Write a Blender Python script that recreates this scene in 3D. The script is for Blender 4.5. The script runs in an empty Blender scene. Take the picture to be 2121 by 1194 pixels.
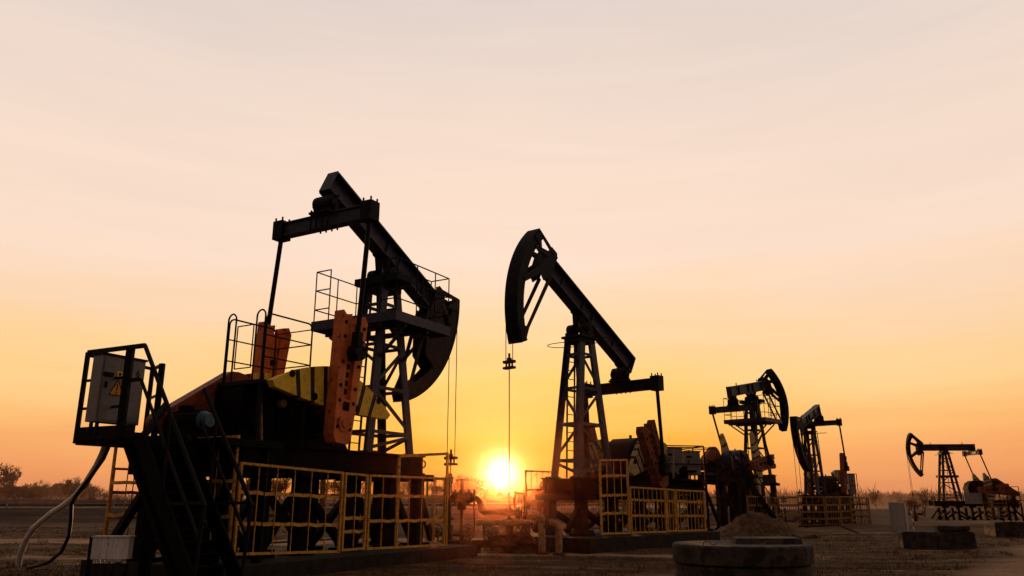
import bpy, bmesh, math, random
from mathutils import Vector, Matrix, noise
random.seed(11)
R = math.radians
sc = bpy.context.scene
col = sc.collection

# ------------------------------------------------------------------ camera geometry
F, TH, CX, CY, H = 1633.137, R(15.102), 1060.5, 597.0, 1.45
def dirn(px, py):
    u = (px - CX) / F; v = (CY - py) / F
    return (u, math.cos(TH) - v * math.sin(TH), math.sin(TH) + v * math.cos(TH))
def at(px, py, Y):
    d = dirn(px, py); k = Y / d[1]
    return Vector((d[0] * k, Y, H + d[2] * k))

# ------------------------------------------------------------------ materials
def srgb(r, g, b):
    def f(c):
        c /= 255.0
        return c / 12.92 if c <= .04045 else ((c + .055) / 1.055) ** 2.4
    return (f(r), f(g), f(b), 1)
def mat(name, c1, c2=None, rough=.6, metal=0.0, scale=6, bump=.15, rust=0.0, rustc=(.12, .035, .012), streak=False, thr=.55, spec=.2):
    m = bpy.data.materials.new(name); m.use_nodes = True
    nt = m.node_tree; N = nt.nodes; L = nt.links
    b = N['Principled BSDF']
    tc = N.new('ShaderNodeTexCoord'); mp = N.new('ShaderNodeMapping')
    L.new(tc.outputs['Object'], mp.inputs[0])
    if streak: mp.inputs['Scale'].default_value = (1, 1, .12)
    n = N.new('ShaderNodeTexNoise'); n.inputs['Scale'].default_value = scale; n.inputs['Detail'].default_value = 7
    n.inputs['Roughness'].default_value = .65
    L.new(mp.outputs[0], n.inputs['Vector'])
    c2 = c2 or tuple(x * .55 for x in c1)
    r = N.new('ShaderNodeValToRGB'); r.color_ramp.elements[0].position = .35; r.color_ramp.elements[1].position = .68
    r.color_ramp.elements[0].color = (*c2, 1); r.color_ramp.elements[1].color = (*c1, 1)
    L.new(n.outputs['Fac'], r.inputs[0]); out = r.outputs[0]
    if rust:
        n2 = N.new('ShaderNodeTexNoise'); n2.inputs['Scale'].default_value = scale * 2.3; n2.inputs['Detail'].default_value = 8
        L.new(tc.outputs['Object'], n2.inputs['Vector'])
        rr = N.new('ShaderNodeValToRGB'); rr.color_ramp.elements[0].position = thr; rr.color_ramp.elements[1].position = thr + .09
        rr.color_ramp.elements[0].color = (0, 0, 0, 1); rr.color_ramp.elements[1].color = (rust, rust, rust, 1)
        L.new(n2.outputs['Fac'], rr.inputs[0])
        mx = N.new('ShaderNodeMixRGB'); mx.inputs[2].default_value = (*rustc, 1)
        L.new(rr.outputs[0], mx.inputs[0]); L.new(out, mx.inputs[1]); out = mx.outputs[0]
    L.new(out, b.inputs['Base Color'])
    b.inputs['Roughness'].default_value = rough; b.inputs['Metallic'].default_value = metal
    b.inputs['Specular IOR Level'].default_value = spec
    if bump:
        bp = N.new('ShaderNodeBump'); bp.inputs['Strength'].default_value = bump; bp.inputs['Distance'].default_value = .02
        L.new(n.outputs['Fac'], bp.inputs['Height']); L.new(bp.outputs[0], b.inputs['Normal'])
    return m
M = {}
M['dark'] = mat('dark_steel_paint', (.017, .014, .016), (.006, .005, .006), .65, rust=.6, rustc=(.03, .014, .010), spec=.08)
M['blue'] = mat('blue_grey_paint', (.050, .046, .082), (.020, .019, .036), .5, rust=.7, rustc=(.035, .018, .014))
M['black'] = mat('oily_black_steel', (.007, .0055, .005), (.003, .002, .002), .7, spec=.05)
M['head'] = mat('rusty_brown_plate', (.034, .018, .013), (.012, .007, .006), .7, rust=.6)
M['orange'] = mat('red_oxide_orange_paint', (.80, .19, .035), (.46, .10, .022), .6, rust=.8, rustc=(.10, .03, .014), scale=3, thr=.6)
M['guard'] = mat('worn_red_guard_paint', (.38, .075, .026), (.17, .034, .015), .6, rust=.7)
M['ruststeel'] = mat('rusted_steel', (.36, .12, .05), (.10, .035, .018), .85, scale=8, rust=.6, rustc=(.02, .012, .010))
M['yellow'] = mat('faded_yellow_paint', (1.0, .66, .05), (.72, .42, .035), .6, rust=.5, rustc=(.16, .07, .02), scale=5, thr=.58)
M['cream'] = mat('faded_cream_paint', (.66, .50, .24), (.36, .25, .12), .65, rust=.7, rustc=(.10, .04, .02), scale=5)
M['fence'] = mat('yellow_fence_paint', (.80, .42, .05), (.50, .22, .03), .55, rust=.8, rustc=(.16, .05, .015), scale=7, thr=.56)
M['fence2'] = mat('shaded_fence_yellow', (.36, .19, .04), (.18, .08, .02), .6, rust=.7, scale=7)  # darker copy of the fence yellow, backlit shade put into its colour
M['grey'] = mat('grey_cabinet_paint', (.25, .225, .20), (.17, .15, .135), .5, rust=.3, scale=3, thr=.64)
M['white'] = mat('dirty_white_paint', (.88, .82, .74), (.55, .46, .38), .55, rust=.6, scale=9, streak=True, thr=.6)
M['zinc'] = mat('grey_zinc_sheet', (.34, .31, .29), (.26, .24, .22), .5, scale=3, streak=True)
M['conduit'] = mat('grey_conduit', (.78, .72, .66), (.52, .46, .41), .5, scale=14)
M['cable'] = mat('dark_cable_rubber', (.035, .028, .025), (.015, .012, .010), .6)
M['pipe'] = mat('sand_coloured_pipe', (.42, .28, .15), (.20, .12, .06), .6, rust=.7, scale=8)
M['valve'] = mat('grimy_valve_iron', (.10, .045, .022), (.03, .015, .010), .7, scale=9)
M['cyan'] = mat('pale_teal_paint', (.06, .15, .17), (.03, .08, .09), .5)
M['stripe'] = mat('black_stripe_paint', (.02, .014, .010), (.008, .006, .005), .6)
M['hole'] = mat('painted_hole_shade', (.006, .004, .004), None, .9, bump=0)  # near-black colour paints the shade of a hole onto solid discs
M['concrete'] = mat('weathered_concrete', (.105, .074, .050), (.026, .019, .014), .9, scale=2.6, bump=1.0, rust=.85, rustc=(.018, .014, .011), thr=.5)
M['pad'] = mat('dark_pad_concrete', (.035, .026, .019), (.012, .009, .007), .9, scale=4, bump=.8)  # darker concrete tone for the pads
M['road'] = mat('asphalt', (.055, .048, .042), (.035, .03, .027), .9)
M['rail'] = mat('galvanised_rail', (.34, .29, .27), (.24, .20, .18), .4, metal=.4)
M['sign'] = mat('warning_orange_film', (.85, .33, .02), (.65, .24, .02), .4, bump=0)
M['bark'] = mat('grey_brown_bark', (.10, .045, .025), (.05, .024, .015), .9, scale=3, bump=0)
M['barkfar'] = mat('haze_tinted_bark', (.20, .085, .045), (.12, .05, .03), .9, scale=2, bump=0)  # lighter, redder bark with haze and sun glow mixed into its colour
M['scrub'] = mat('dead_scrub', (.085, .045, .026), (.03, .018, .012), .95, scale=1.5)
M['roof'] = mat('dark_roof_tile', (.045, .028, .022), (.02, .014, .012), .8)
M['wall'] = mat('plastered_wall', (.22, .14, .10), (.15, .09, .06), .85)
M['glass'] = mat('dark_window_glass', (.02, .02, .025), None, .1, bump=0)
M['grass'] = mat('dry_grass_blades', (.19, .095, .028), (.08, .04, .014), .9, scale=.8, bump=0)
M['soil'] = mat('heaped_soil', (.17, .088, .036), (.045, .026, .012), .95, scale=4.5, bump=1.0)

# ------------------------------------------------------------------ mesh builder
class MB:
    def __init__(s, T=None): s.v = []; s.f = []; s.mi = []; s.T = T; s.m = 0
    def add(s, vs, fs, m=None):
        o = len(s.v)
        s.v += [tuple(s.T(p)) if s.T else tuple(p) for p in vs]
        s.f += [tuple(i + o for i in f) for f in fs]; s.mi += [s.m if m is None else m] * len(fs)
    def hexa(s, c, m=None):
        s.add(c, [(0, 3, 2, 1), (4, 5, 6, 7), (0, 1, 5, 4), (1, 2, 6, 5), (2, 3, 7, 6), (3, 0, 4, 7)], m)
    def box(s, x0, x1, y0, y1, z0, z1, m=None):
        s.hexa([(x0, y0, z0), (x1, y0, z0), (x1, y1, z0), (x0, y1, z0), (x0, y0, z1), (x1, y0, z1), (x1, y1, z1), (x0, y1, z1)], m)
    def bar(s, a, b, w, h=None, up=(0, 0, 1), m=None):
        h = h or w; a = Vector(a); b = Vector(b); d = (b - a)
        if d.length < 1e-6: return
        d.normalize(); up = Vector(up)
        if abs(d.dot(up)) > .98: up = Vector((0, 1, 0)) if abs(d.y) < .9 else Vector((1, 0, 0))
        sd = d.cross(up).normalized() * w / 2; u = sd.cross(d).normalized() * h / 2
        s.hexa([a - sd - u, a + sd - u, a + sd + u, a - sd + u, b - sd - u, b + sd - u, b + sd + u, b - sd + u], m)
    def ibeam(s, a, b, w, h, up=(0, 0, 1), tf=.05, tw=.05):
        a = Vector(a); b = Vector(b); d = (b - a).normalized(); up = Vector(up); sd = d.cross(up).normalized(); u = sd.cross(d).normalized()
        o = u * (h / 2 - tf / 2)
        s.bar(a + o, b + o, w, tf, u); s.bar(a - o, b - o, w, tf, u); s.bar(a, b, tw, h - 2 * tf, u)
    def tube(s, a, b, r, r2=None, n=10, cap=True, m=None):
        r2 = r if r2 is None else r2; a = Vector(a); b = Vector(b); d = (b - a)
        if d.length < 1e-6: return
        d.normalize(); up = Vector((0, 0, 1)) if abs(d.z) < .9 else Vector((1, 0, 0))
        x = d.cross(up).normalized(); y = d.cross(x)
        vs = []
        for p, rr in ((a, r), (b, r2)):
            for i in range(n):
                t = 2 * math.pi * i / n; vs.append(p + (x * math.cos(t) + y * math.sin(t)) * rr)
        fs = [(i, (i + 1) % n, n + (i + 1) % n, n + i) for i in range(n)]
        if cap: fs += [tuple(range(n))[::-1], tuple(range(n, 2 * n))]
        s.add(vs, fs, m)
    def path(s, pts, r, n=8, m=None):
        pts = [Vector(p) for p in pts]; rings = []; prev = None
        for i, p in enumerate(pts):
            d = (pts[min(i + 1, len(pts) - 1)] - pts[max(i - 1, 0)]).normalized()
            if prev is None: up = Vector((0, 0, 1)) if abs(d.z) < .9 else Vector((1, 0, 0)); x = d.cross(up).normalized()
            else: x = (prev - d * prev.dot(d)).normalized()
            prev = x; y = d.cross(x)
            rr = r[i] if isinstance(r, (list, tuple)) else r
            rings.append([p + (x * math.cos(2 * math.pi * k / n) + y * math.sin(2 * math.pi * k / n)) * rr for k in range(n)])
        vs = [v for g in rings for v in g]; fs = []
        for i in range(len(pts) - 1):
            for k in range(n): fs.append((i * n + k, i * n + (k + 1) % n, (i + 1) * n + (k + 1) % n, (i + 1) * n + k))
        fs += [tuple(range(n))[::-1], tuple(range((len(pts) - 1) * n, len(pts) * n))]
        s.add(vs, fs, m)
    def ring(s, c, nrm, Rr, r, n=20, k=6, m=None):
        c = Vector(c); nrm = Vector(nrm).normalized(); up = Vector((0, 0, 1)) if abs(nrm.z) < .9 else Vector((1, 0, 0))
        x = nrm.cross(up).normalized(); y = nrm.cross(x); vs = []
        for i in range(n):
            t = 2 * math.pi * i / n; e = x * math.cos(t) + y * math.sin(t)
            for j in range(k):
                q = 2 * math.pi * j / k; vs.append(c + e * (Rr + r * math.cos(q)) + nrm * r * math.sin(q))
        s.add(vs, [(i * k + j, ((i + 1) % n) * k + j, ((i + 1) % n) * k + (j + 1) % k, i * k + (j + 1) % k) for i in range(n) for j in range(k)], m)
    def prism(s, poly, off, m=None):
        poly = [Vector(p) for p in poly]; off = Vector(off); n = len(poly)
        s.add(poly + [p + off for p in poly], [tuple(range(n))[::-1], tuple(range(n, 2 * n))] + [(i, (i + 1) % n, n + (i + 1) % n, n + i) for i in range(n)], m)
    def build(s, name, mats, parent=None, smooth=False, label=None):
        me = bpy.data.meshes.new(name); me.from_pydata(s.v, [], s.f)
        if not isinstance(mats, (list, tuple)): mats = [mats]
        for m in mats: me.materials.append(M[m] if isinstance(m, str) else m)
        if len(mats) > 1: me.polygons.foreach_set('material_index', s.mi)
        bm = bmesh.new(); bm.from_mesh(me); bmesh.ops.recalc_face_normals(bm, faces=bm.faces); bm.to_mesh(me); bm.free()
        if smooth:
            me.shade_smooth()
            try: me.set_sharp_from_angle(angle=R(40))
            except Exception: pass
        o = bpy.data.objects.new(name, me); col.objects.link(o)
        if parent: o.parent = parent
        if label: o['label'] = label
        return o
def tag(o, label, cat, group=None):
    o['label'] = label; o['category'] = cat
    if group: o['group'] = group
    return o
def thing(name, label, cat, loc=(0, 0, 0), rz=0, s=1, group=None):
    o = bpy.data.objects.new(name, None); col.objects.link(o); o.empty_display_size = .3
    o.location = loc; o.rotation_euler = (0, 0, rz); o.scale = (s, s, s)
    return tag(o, label, cat, group)
def structure(o): o['kind'] = 'structure'; return o
def stuff(o, label, cat): o['kind'] = 'stuff'; o['label'] = label; o['category'] = cat; return o
def rel(o):
    loc = Vector(o.location)
    return lambda p: Vector(p) - loc

# ------------------------------------------------------------------ terrain
def ss(t): t = max(0, min(1, t)); return t * t * (3 - 2 * t)
def road_y(x): return 66 if x < 0 else 66 + .9 * x
def terrain(x, y):
    z = -.3 * ss((x - 7) / 7) * ss((y - 36) / 9) * (1 - ss((y - 75) / 15))
    ry = road_y(x); d = (y - ry) / (1 if x < 0 else 1.35)
    hh = .92 if x < 0 else .92 - .45 * ss(x / 40)
    z += (hh - z) * ss((d + 11.5) / 6.5) if d < -5 else (hh - z)
    if d > 12: z = hh - .35 * ss((d - 12) / 20)
    if 5 < y < 62:
        z += .05 * noise.noise(Vector((x * .35, y * .35, 0))) + .025 * noise.noise(Vector((x * 1.3, y * 1.3, 3)))
        # shallow wheel ruts
        z += .06 * noise.noise(Vector((x * .08, y * 1.1, 7)))
    return z
def seg_d(p, a, b):
    ax, ay = a; bx, by = b; dx, dy = bx - ax, by - ay
    t = max(0, min(1, ((p[0] - ax) * dx + (p[1] - ay) * dy) / (dx * dx + dy * dy)))
    return math.hypot(p[0] - ax - t * dx, p[1] - ay - t * dy)
TR = [([(-90, 31.5), (-30, 31), (-5, 30), (2, 33), (9, 38), (20, 44.5), (28, 44.5), (70, 42)], 2.0),
      ([(5, 4), (9.2, 13), (12.6, 19), (18.5, 27), (30, 37), (60, 43.5)], 2.0),
      ([(-2.6, 22.6), (2.0, 23.2), (7, 22)], .8), ([(-60, 23.5), (-20, 23), (-8, 21)], .5)]
def track(x, y):
    w = x + 1.2 * noise.noise(Vector((x * .2, y * .2, 9))); q = y + 1.0 * noise.noise(Vector((x * .25, y * .25, 4)))
    m = 0
    for pl, wd in TR:
        d = min(seg_d((w, q), pl[i], pl[i + 1]) for i in range(len(pl) - 1))
        m = max(m, 1 - ss((d - wd * .55) / (wd * .8)))
    return m
def axis(lo, hi, dlo, dhi, step, g):
    a = [dlo]; 
    while a[-1] < dhi: a.append(a[-1] + step)
    st = step
    while a[-1] < hi: st *= g; a.append(a[-1] + st)
    st = step
    while a[0] > lo: st *= g; a.insert(0, a[0] - st)
    return a
gx = axis(-3000, 3000, -26, 34, .36, 1.12); gy = axis(-1200, 5000, 8, 60, .36, 1.10)
vs = [(x, y, terrain(x, y)) for y in gy for x in gx]; nx = len(gx)
fs = [(j * nx + i, j * nx + i + 1, (j + 1) * nx + i + 1, (j + 1) * nx + i) for j in range(len(gy) - 1) for i in range(nx - 1)]
me = bpy.data.meshes.new('ground'); me.from_pydata(vs, [], fs); me.shade_smooth()
ca = me.attributes.new('track', 'FLOAT', 'POINT')
ca.data.foreach_set('value', [track(x, y) if (abs(x) < 120 and -5 < y < 70) else 0.0 for y in gy for x in gx])
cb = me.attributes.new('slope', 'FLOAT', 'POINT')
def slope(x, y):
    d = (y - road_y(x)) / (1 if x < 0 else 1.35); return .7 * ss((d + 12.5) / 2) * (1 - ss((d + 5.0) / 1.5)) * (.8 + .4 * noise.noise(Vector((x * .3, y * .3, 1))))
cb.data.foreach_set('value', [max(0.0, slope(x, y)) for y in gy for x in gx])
gm = bpy.data.materials.new('dry_field_soil'); gm.use_nodes = True
nt = gm.node_tree; N = nt.nodes; L = nt.links; b = N['Principled BSDF']
tc = N.new('ShaderNodeTexCoord')
def noi(scale, detail=8, rough=.6, vec=None, sy=None):
    n = N.new('ShaderNodeTexNoise'); n.inputs['Scale'].default_value = scale; n.inputs['Detail'].default_value = detail; n.inputs['Roughness'].default_value = rough
    if sy:
        mp = N.new('ShaderNodeMapping'); mp.inputs['Scale'].default_value = sy; L.new(tc.outputs['Object'], mp.inputs[0]); L.new(mp.outputs[0], n.inputs['Vector'])
    else: L.new(tc.outputs['Object'], n.inputs['Vector'])
    return n
def ramp(inp, stops):
    r = N.new('ShaderNodeValToRGB'); e = r.color_ramp.elements
    while len(e) < len(stops): e.new(.5)
    for i, (p, c) in enumerate(stops): e[i].position = p; e[i].color = (*c, 1)
    L.new(inp, r.inputs[0]); return r
nA = noi(.35, 10, .7); nB = noi(3.5, 10, .75); nC = noi(.8, 9, .7, sy=(.25, 1.6, 1))
rA = ramp(nC.outputs['Fac'], [(.33, (.022, .011, .0042)), (.5, (.095, .046, .014)), (.66, (.27, .13, .042))])
rB = ramp(nB.outputs['Fac'], [(.3, (.30, .30, .30)), (.7, (1.25, 1.2, 1.15))])
mu = N.new('ShaderNodeMixRGB'); mu.blend_type = 'MULTIPLY'; mu.inputs[0].default_value = .85
L.new(rA.outputs[0], mu.inputs[1]); L.new(rB.outputs[0], mu.inputs[2])
rT = ramp(nB.outputs['Fac'], [(.3, (.22, .12, .065)), (.7, (.46, .27, .15))])
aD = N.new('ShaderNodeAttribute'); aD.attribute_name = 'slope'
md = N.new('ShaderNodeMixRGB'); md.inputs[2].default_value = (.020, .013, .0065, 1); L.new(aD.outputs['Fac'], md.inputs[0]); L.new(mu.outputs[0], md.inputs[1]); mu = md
at_ = N.new('ShaderNodeAttribute'); at_.attribute_name = 'track'
ma = N.new('ShaderNodeMath'); ma.operation = 'MULTIPLY_ADD'; L.new(nC.outputs['Fac'], ma.inputs[0]); ma.inputs[1].default_value = 1.5; ma.inputs[2].default_value = -.85
mb2 = N.new('ShaderNodeMath'); mb2.operation = 'MULTIPLY_ADD'; L.new(at_.outputs['Fac'], mb2.inputs[0]); mb2.inputs[1].default_value = 1.05; L.new(ma.outputs[0], mb2.inputs[2]); mb2.use_clamp = True
mk = N.new('ShaderNodeMath'); mk.operation = 'MULTIPLY'; L.new(mb2.outputs[0], mk.inputs[0]); L.new(at_.outputs['Fac'], mk.inputs[1]); mk.use_clamp = True
mx = N.new('ShaderNodeMixRGB'); L.new(mk.outputs[0], mx.inputs[0]); L.new(mu.outputs[0], mx.inputs[1]); L.new(rT.outputs[0], mx.inputs[2])
L.new(mx.outputs[0], b.inputs['Base Color']); b.inputs['Roughness'].default_value = .95; b.inputs['Specular IOR Level'].default_value = .15
bp = N.new('ShaderNodeBump'); bp.inputs['Strength'].default_value = .9; bp.inputs['Distance'].default_value = .08
L.new(nB.outputs['Fac'], bp.inputs['Height']); L.new(bp.outputs[0], b.inputs['Normal'])
me.materials.append(gm)
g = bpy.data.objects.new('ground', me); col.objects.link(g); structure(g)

# road on the low embankment, with its crash barrier
def strip(name, off0, off1, x0, x1, dz, m):
    vs = []; xs = [x0 + (x1 - x0) * i / 80 for i in range(81)]
    for x in xs:
        sl = 0 if x < 0 else 1.35 - 1
        for o in (off0, off1): vs.append((x, road_y(x) + o * (1 + sl), terrain(x, road_y(x)) + dz))
    mb = MB(); mb.add(vs, [(2 * i, 2 * i + 2, 2 * i + 3, 2 * i + 1) for i in range(80)]); return mb.build(name, m)
structure(strip('road', -4, 4, -160, 90, .03, 'road'))
structure(strip('road_marking', -3.7, -3.55, -160, 90, .036, 'white'))
t = thing('crash_barrier', 'long pale steel crash barrier running along the edge of the raised road', 'guard rail', (-20, 61.4, .92))
mb = MB(rel(t)); 
xs = [-150 + 4 * i for i in range(45)]
for i in range(len(xs) - 1):
    a = Vector((xs[i], road_y(xs[i]) - 4.6, terrain(xs[i], road_y(xs[i])) + .0)); c = Vector((xs[i + 1], road_y(xs[i + 1]) - 4.6, terrain(xs[i + 1], road_y(xs[i + 1]))))
    mb.bar(a + Vector((0, 0, .55)), c + Vector((0, 0, .55)), .05, .14); mb.bar(a + Vector((0, -.03, .36)), c + Vector((0, -.03, .36)), .05, .12)
mb.build('rail_beam', 'rail', t)
for i, x in enumerate(xs):
    if i % 1 == 0:
        mb = MB(rel(t)); z = terrain(x, road_y(x)); mb.box(x - .05, x + .05, road_y(x) - 4.55, road_y(x) - 4.45, z - .1, z + .6); mb.build('post', 'rail', t)

# ------------------------------------------------------------------ pumpjack
Ht, c_, cE, db, hb, w_ = 4.953, 2.747, 3.02, .745, .64, 1.514
def rot2(u, v, a): return (u * math.cos(a) - v * math.sin(a), u * math.sin(a) + v * math.cos(a))
def pumpjack(key, label, X, Y, hd, s, zf, beta, shaft, phi, r, zcar, gz, near, opt):
    t = thing('pumpjack', label, 'pumpjack', (X, Y, gz), R(hd), s, 'pumpjacks in the oil field')
    zo = (zf - gz) / s
    T = lambda p: (p[0], p[1], p[2] + zo)
    be = R(beta)
    def bm(a, n, y=0):
        u, v = rot2(a, n, be); return Vector((u, y, Ht + v))
    D = Vector((math.cos(be), 0, math.sin(be))); Nn = Vector((-math.sin(be), 0, math.cos(be)))
    paint = opt.get('paint', 'dark'); beamm = opt.get('beam', 'blue'); orr = opt.get('crank', 'orange'); ye = opt.get('weight', 'yellow')
    pz = -zo  # ground
    db = opt.get('db', .761); ha = R(opt.get('ha', 0)); sw = R(opt.get('swing', 0))
    # --- base frame
    mb = MB(T)
    x0, x1 = opt.get('fx', (-6.7, 1.3))
    for y in (-.58, .58):
        mb.ibeam((x0, y, -.25), (x1, y, -.25), .26, .5, tf=.04, tw=.10)
    for i in range(9):
        x = x0 + .15 + (x1 - x0 - .3) * i / 8; mb.box(x - .06, x + .06, -.53, .53, -.42, -.06)
    mb.build('base_frame', 'black', t)
    if opt.get('ring', True) and key in 'AB':
        for y in (-.72, .72):
            mb = MB(T); mb.ring((x1 - .1, y, -.22), (0, 1, 0), .09, .02); mb.build('lifting_eye', 'dark', t)
    # --- foundation
    px = opt['piers']; plz = pz + opt.get('plinth', .3) / s
    mb = MB(T)
    for x in px: mb.box(x - .34, x + .34, -.95, .95, -.68, -.505)
    mb.build('foundation_header', 'black', t)
    for x in px:
        for y in (-.62, .62):
            mb = MB(T); wd = opt.get('pw', .16); mb.box(x - wd, x + wd, y - .14, y + .14, plz - .05, -.683)
            mb.box(x - wd - .1, x + wd + .1, y - .3, y + .3, plz - .05, plz + .08); mb.build('pier', opt.get('pier', 'black'), t)
    mb = MB(T)
    for i in range(len(px) - 1):
        for y in (-.62, .62):
            if i % 2 == 0: mb.bar((px[i] + .2, y, -1.05), (px[i + 1] - .1, y, plz + .1), .16, .16)
            else: mb.bar((px[i] + .1, y, plz + .1), (px[i + 1] - .2, y, -1.05), .16, .16)
    for y in (-.62, .62):
        mb.bar((px[0] - .1, y, -.9), (px[0] - .9, y, plz + .1), .14, .14); mb.bar((px[-1] + .1, y, -.9), (px[-1] + .75, y, plz + .1), .14, .14)
    mb.build('pier_bracing', 'black', t)
    # --- tower
    b0 = (.914, .511); b1 = (.30, .32); zt = 4.62
    def leg(sx, sy, z): k = z / zt; return Vector((sx * (b0[0] + (b1[0] - b0[0]) * k), sy * (b0[1] + (b1[1] - b0[1]) * k), z))
    lw = opt.get('leg', .17)
    for sx in (-1, 1):
        for sy in (-1, 1):
            mb = MB(T); a, b = leg(sx, sy, 0), leg(sx, sy, zt)
            o = Vector((-sx * lw / 2, 0, 0)); o2 = Vector((0, -sy * lw / 2, 0))
            mb.bar(a, b, .035, lw, (1, 0, 0)); mb.bar(a + o2 * .9 + o * .9, b + o2 * .9 + o * .9, lw, .033, (1, 0, 0)) if False else None
            mb.bar(a + Vector((-sx * lw / 2, 0, 0)), b + Vector((-sx * lw / 2, 0, 0)), lw, .03, (0, 1, 0))
            mb.bar(a + Vector((-sx * .02, -sy * lw / 2, 0)), b + Vector((-sx * .02, -sy * lw / 2, 0)), lw, .032, (1, 0, 0))
            mb.box(a.x - .2, a.x + .2, a.y - .16, a.y + .16, .003, .045)
            mb.build('tower_leg', beamm, t)
    mb = MB(T); lv = [.55, 1.72, 2.9, 4.05]
    cs = [(-1, -1), (1, -1), (1, 1), (-1, 1)]
    for z in lv:
        for i in range(4): mb.bar(leg(*cs[i], z), leg(*cs[(i + 1) % 4], z), .045, .085)
    zz = [.06] + lv
    for i in ((1, 0) if near < 0 else (1, 2)):
        for k in range(len(zz) - 1):
            p, q = (cs[i], cs[(i + 1) % 4]) if (k + i) % 2 == 0 else (cs[(i + 1) % 4], cs[i])
            mb.bar(leg(*p, zz[k] + .06), leg(*q, zz[k + 1] - .06), .04, .085)
    mb.build('tower_bracing', beamm, t)
    mb = MB(T); mb.box(-.46, .46, -.44, .44, zt, zt + .07); mb.box(-.40, .40, -.36, .36, zt - .16, zt - .003)
    if opt.get('deck'): mb.box(-.3, .3, -.78, .78, zt + .073, zt + .27)
    mb.build('tower_cap', paint, t)
    # ladder on the far / chosen face
    ly = opt.get('ladder', -near)
    mb = MB(T); la = Vector((-.15, ly * .62, .02)); lb = Vector((-.12, ly * .46, 4.5))
    for dx in (-.2, .2): mb.bar(la + Vector((dx, 0, 0)), lb + Vector((dx, 0, 0)), .045, .045)
    for k in range(1, 15):
        p = la.lerp(lb, k / 15); mb.bar(p - Vector((.2, 0, 0)), p + Vector((.2, 0, 0)), .025, .025)
    mb.build('ladder', paint, t)
    if opt.get('hoop'):
        mb = MB(T)
        for yy in (-1, 1): mb.ring((0, yy * .62, zt - .12), (.06, 0, 1), .62, .014, 22, 5)
        mb.build('guard_hoop', paint, t)
    # saddle
    mb = MB(T)
    for y in (-.3, .3):
        mb.box(-.3, .3, y - .09, y + .09, zt + .07, Ht - .12); mb.tube((0, y - .12, Ht), (0, y + .12, Ht), .21, n=16)
        for xx in (-.24, .24): mb.tube((xx, y, zt + .05), (xx, y, Ht + .05), .035, n=6)
    mb.tube((0, -.45, Ht), (0, .45, Ht), .10, n=12)
    for y in (-.13, .13): mb.bar(bm(-.32, .455, y), bm(0, 0, y), .05, .22, (0, 1, 0)); mb.bar(bm(.32, .452, y), bm(0, 0, y), .052, .22, (0, 1, 0))
    mb.bar(bm(-.5, .44), bm(.5, .44), .42, .05, Nn)
    mb.build('saddle_bearing', paint, t)
    # --- walking beam
    wb = MB(T); wb.ibeam(bm(-cE, db), bm(2.3, db), .40, hb, Nn, tf=.05, tw=.06)
    for a in (-1.75, -.32, .32, 1.6): 
        wb.bar(bm(a, db - hb / 2 + .046), bm(a, db + hb / 2 - .046), .022, .24, (0, 1, 0))
    wb.bar(bm(-cE - .02, db - hb / 2 - .02), bm(-cE - .02, db + hb / 2 + .02), .03, .36, (0, 1, 0)) if opt.get('cap', True) else None
    beam = wb.build('walking_beam', beamm, t)
    for a in (-1.9, 1.2):
        mb = MB(T); mb.ring(bm(a, db + hb / 2 + .09), (0, 1, 0), .07, .018, 14, 5); mb.build('lifting_lug', paint, beam)
    # --- horse head
    A1, A2, Rh = R(opt.get('A1', 27.1)), R(48.4), 3.581; a1d = math.degrees(A1); hx = D * opt.get('hx', 0)
    hub = bm(2.15, db); T0 = T
    def TH_(p):
        p = Vector(p) - hub; u, v = rot2(p.x, p.z, ha); p = Vector((u, p.y, v)); u, v = rot2(p.x, p.y, sw); p = Vector((u, v, p.z)) + hub + hx
        return T0(p)
    T = TH_
    bw = opt.get('band', .40)
    hh = MB(T)
    def arcpts(rad, a0, a1, n, y): return [bm(rad * math.cos(a0 + (a1 - a0) * i / n), rad * math.sin(a0 + (a1 - a0) * i / n), y) for i in range(n + 1)]
    wide = .24
    outer = [arcpts(Rh, -A2, A1, 22, y) for y in (-wide, wide)]; inner = [arcpts(Rh - .035, -A2, A1, 22, y) for y in (-wide, wide)]
    for i in range(22):
        hh.hexa([outer[0][i], outer[1][i], outer[1][i + 1], outer[0][i + 1], inner[0][i], inner[1][i], inner[1][i + 1], inner[0][i + 1]])
    head = hh.build('horse_head', opt.get('head', 'head'), t, True)
    solid = opt.get('solid', False)
    def pol(rad, deg, y): a = R(deg); return bm(rad * math.cos(a), rad * math.sin(a), y)
    for sy in (-1, 1):
        sf = MB(T); y = sy * (wide - .045); off = Vector((0, sy * .030, 0))
        for i in range(22):
            a0 = -A2 + (A1 + A2) * i / 22; a1 = -A2 + (A1 + A2) * (i + 1) / 22
            q = [bm(rr * math.cos(a), rr * math.sin(a), y) for rr, a in ((Rh - bw, a0), (Rh - .035, a0), (Rh - .035, a1), (Rh - bw, a1))]
            sf.add(q + [p + off for p in q], [(0, 1, 2, 3), (4, 5, 6, 7), (0, 3, 7, 4), (1, 2, 6, 5)])
        o2 = Vector((0, sy * .036, 0)); o3 = Vector((0, sy * .042, 0)); o4 = Vector((0, sy * .048, 0))
        # hub plates where the beam enters
        hubx = 2.02
        sf.prism([bm(hubx + .05, db - hb / 2 - .10, y), bm(hubx, db + hb / 2 + .06, y), bm(hubx + .08, db + hb / 2 + .24, y), bm(2.45, db + hb / 2 + .22, y), bm(2.62, db + .05, y), bm(2.58, db - hb / 2 - .38, y), bm(2.3, db - hb / 2 - .5, y)], o2)
        tc_, bc_ = bm(hubx, db + hb / 2 + .05, y), bm(hubx + .03, db - hb / 2 - .1, y)
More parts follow.
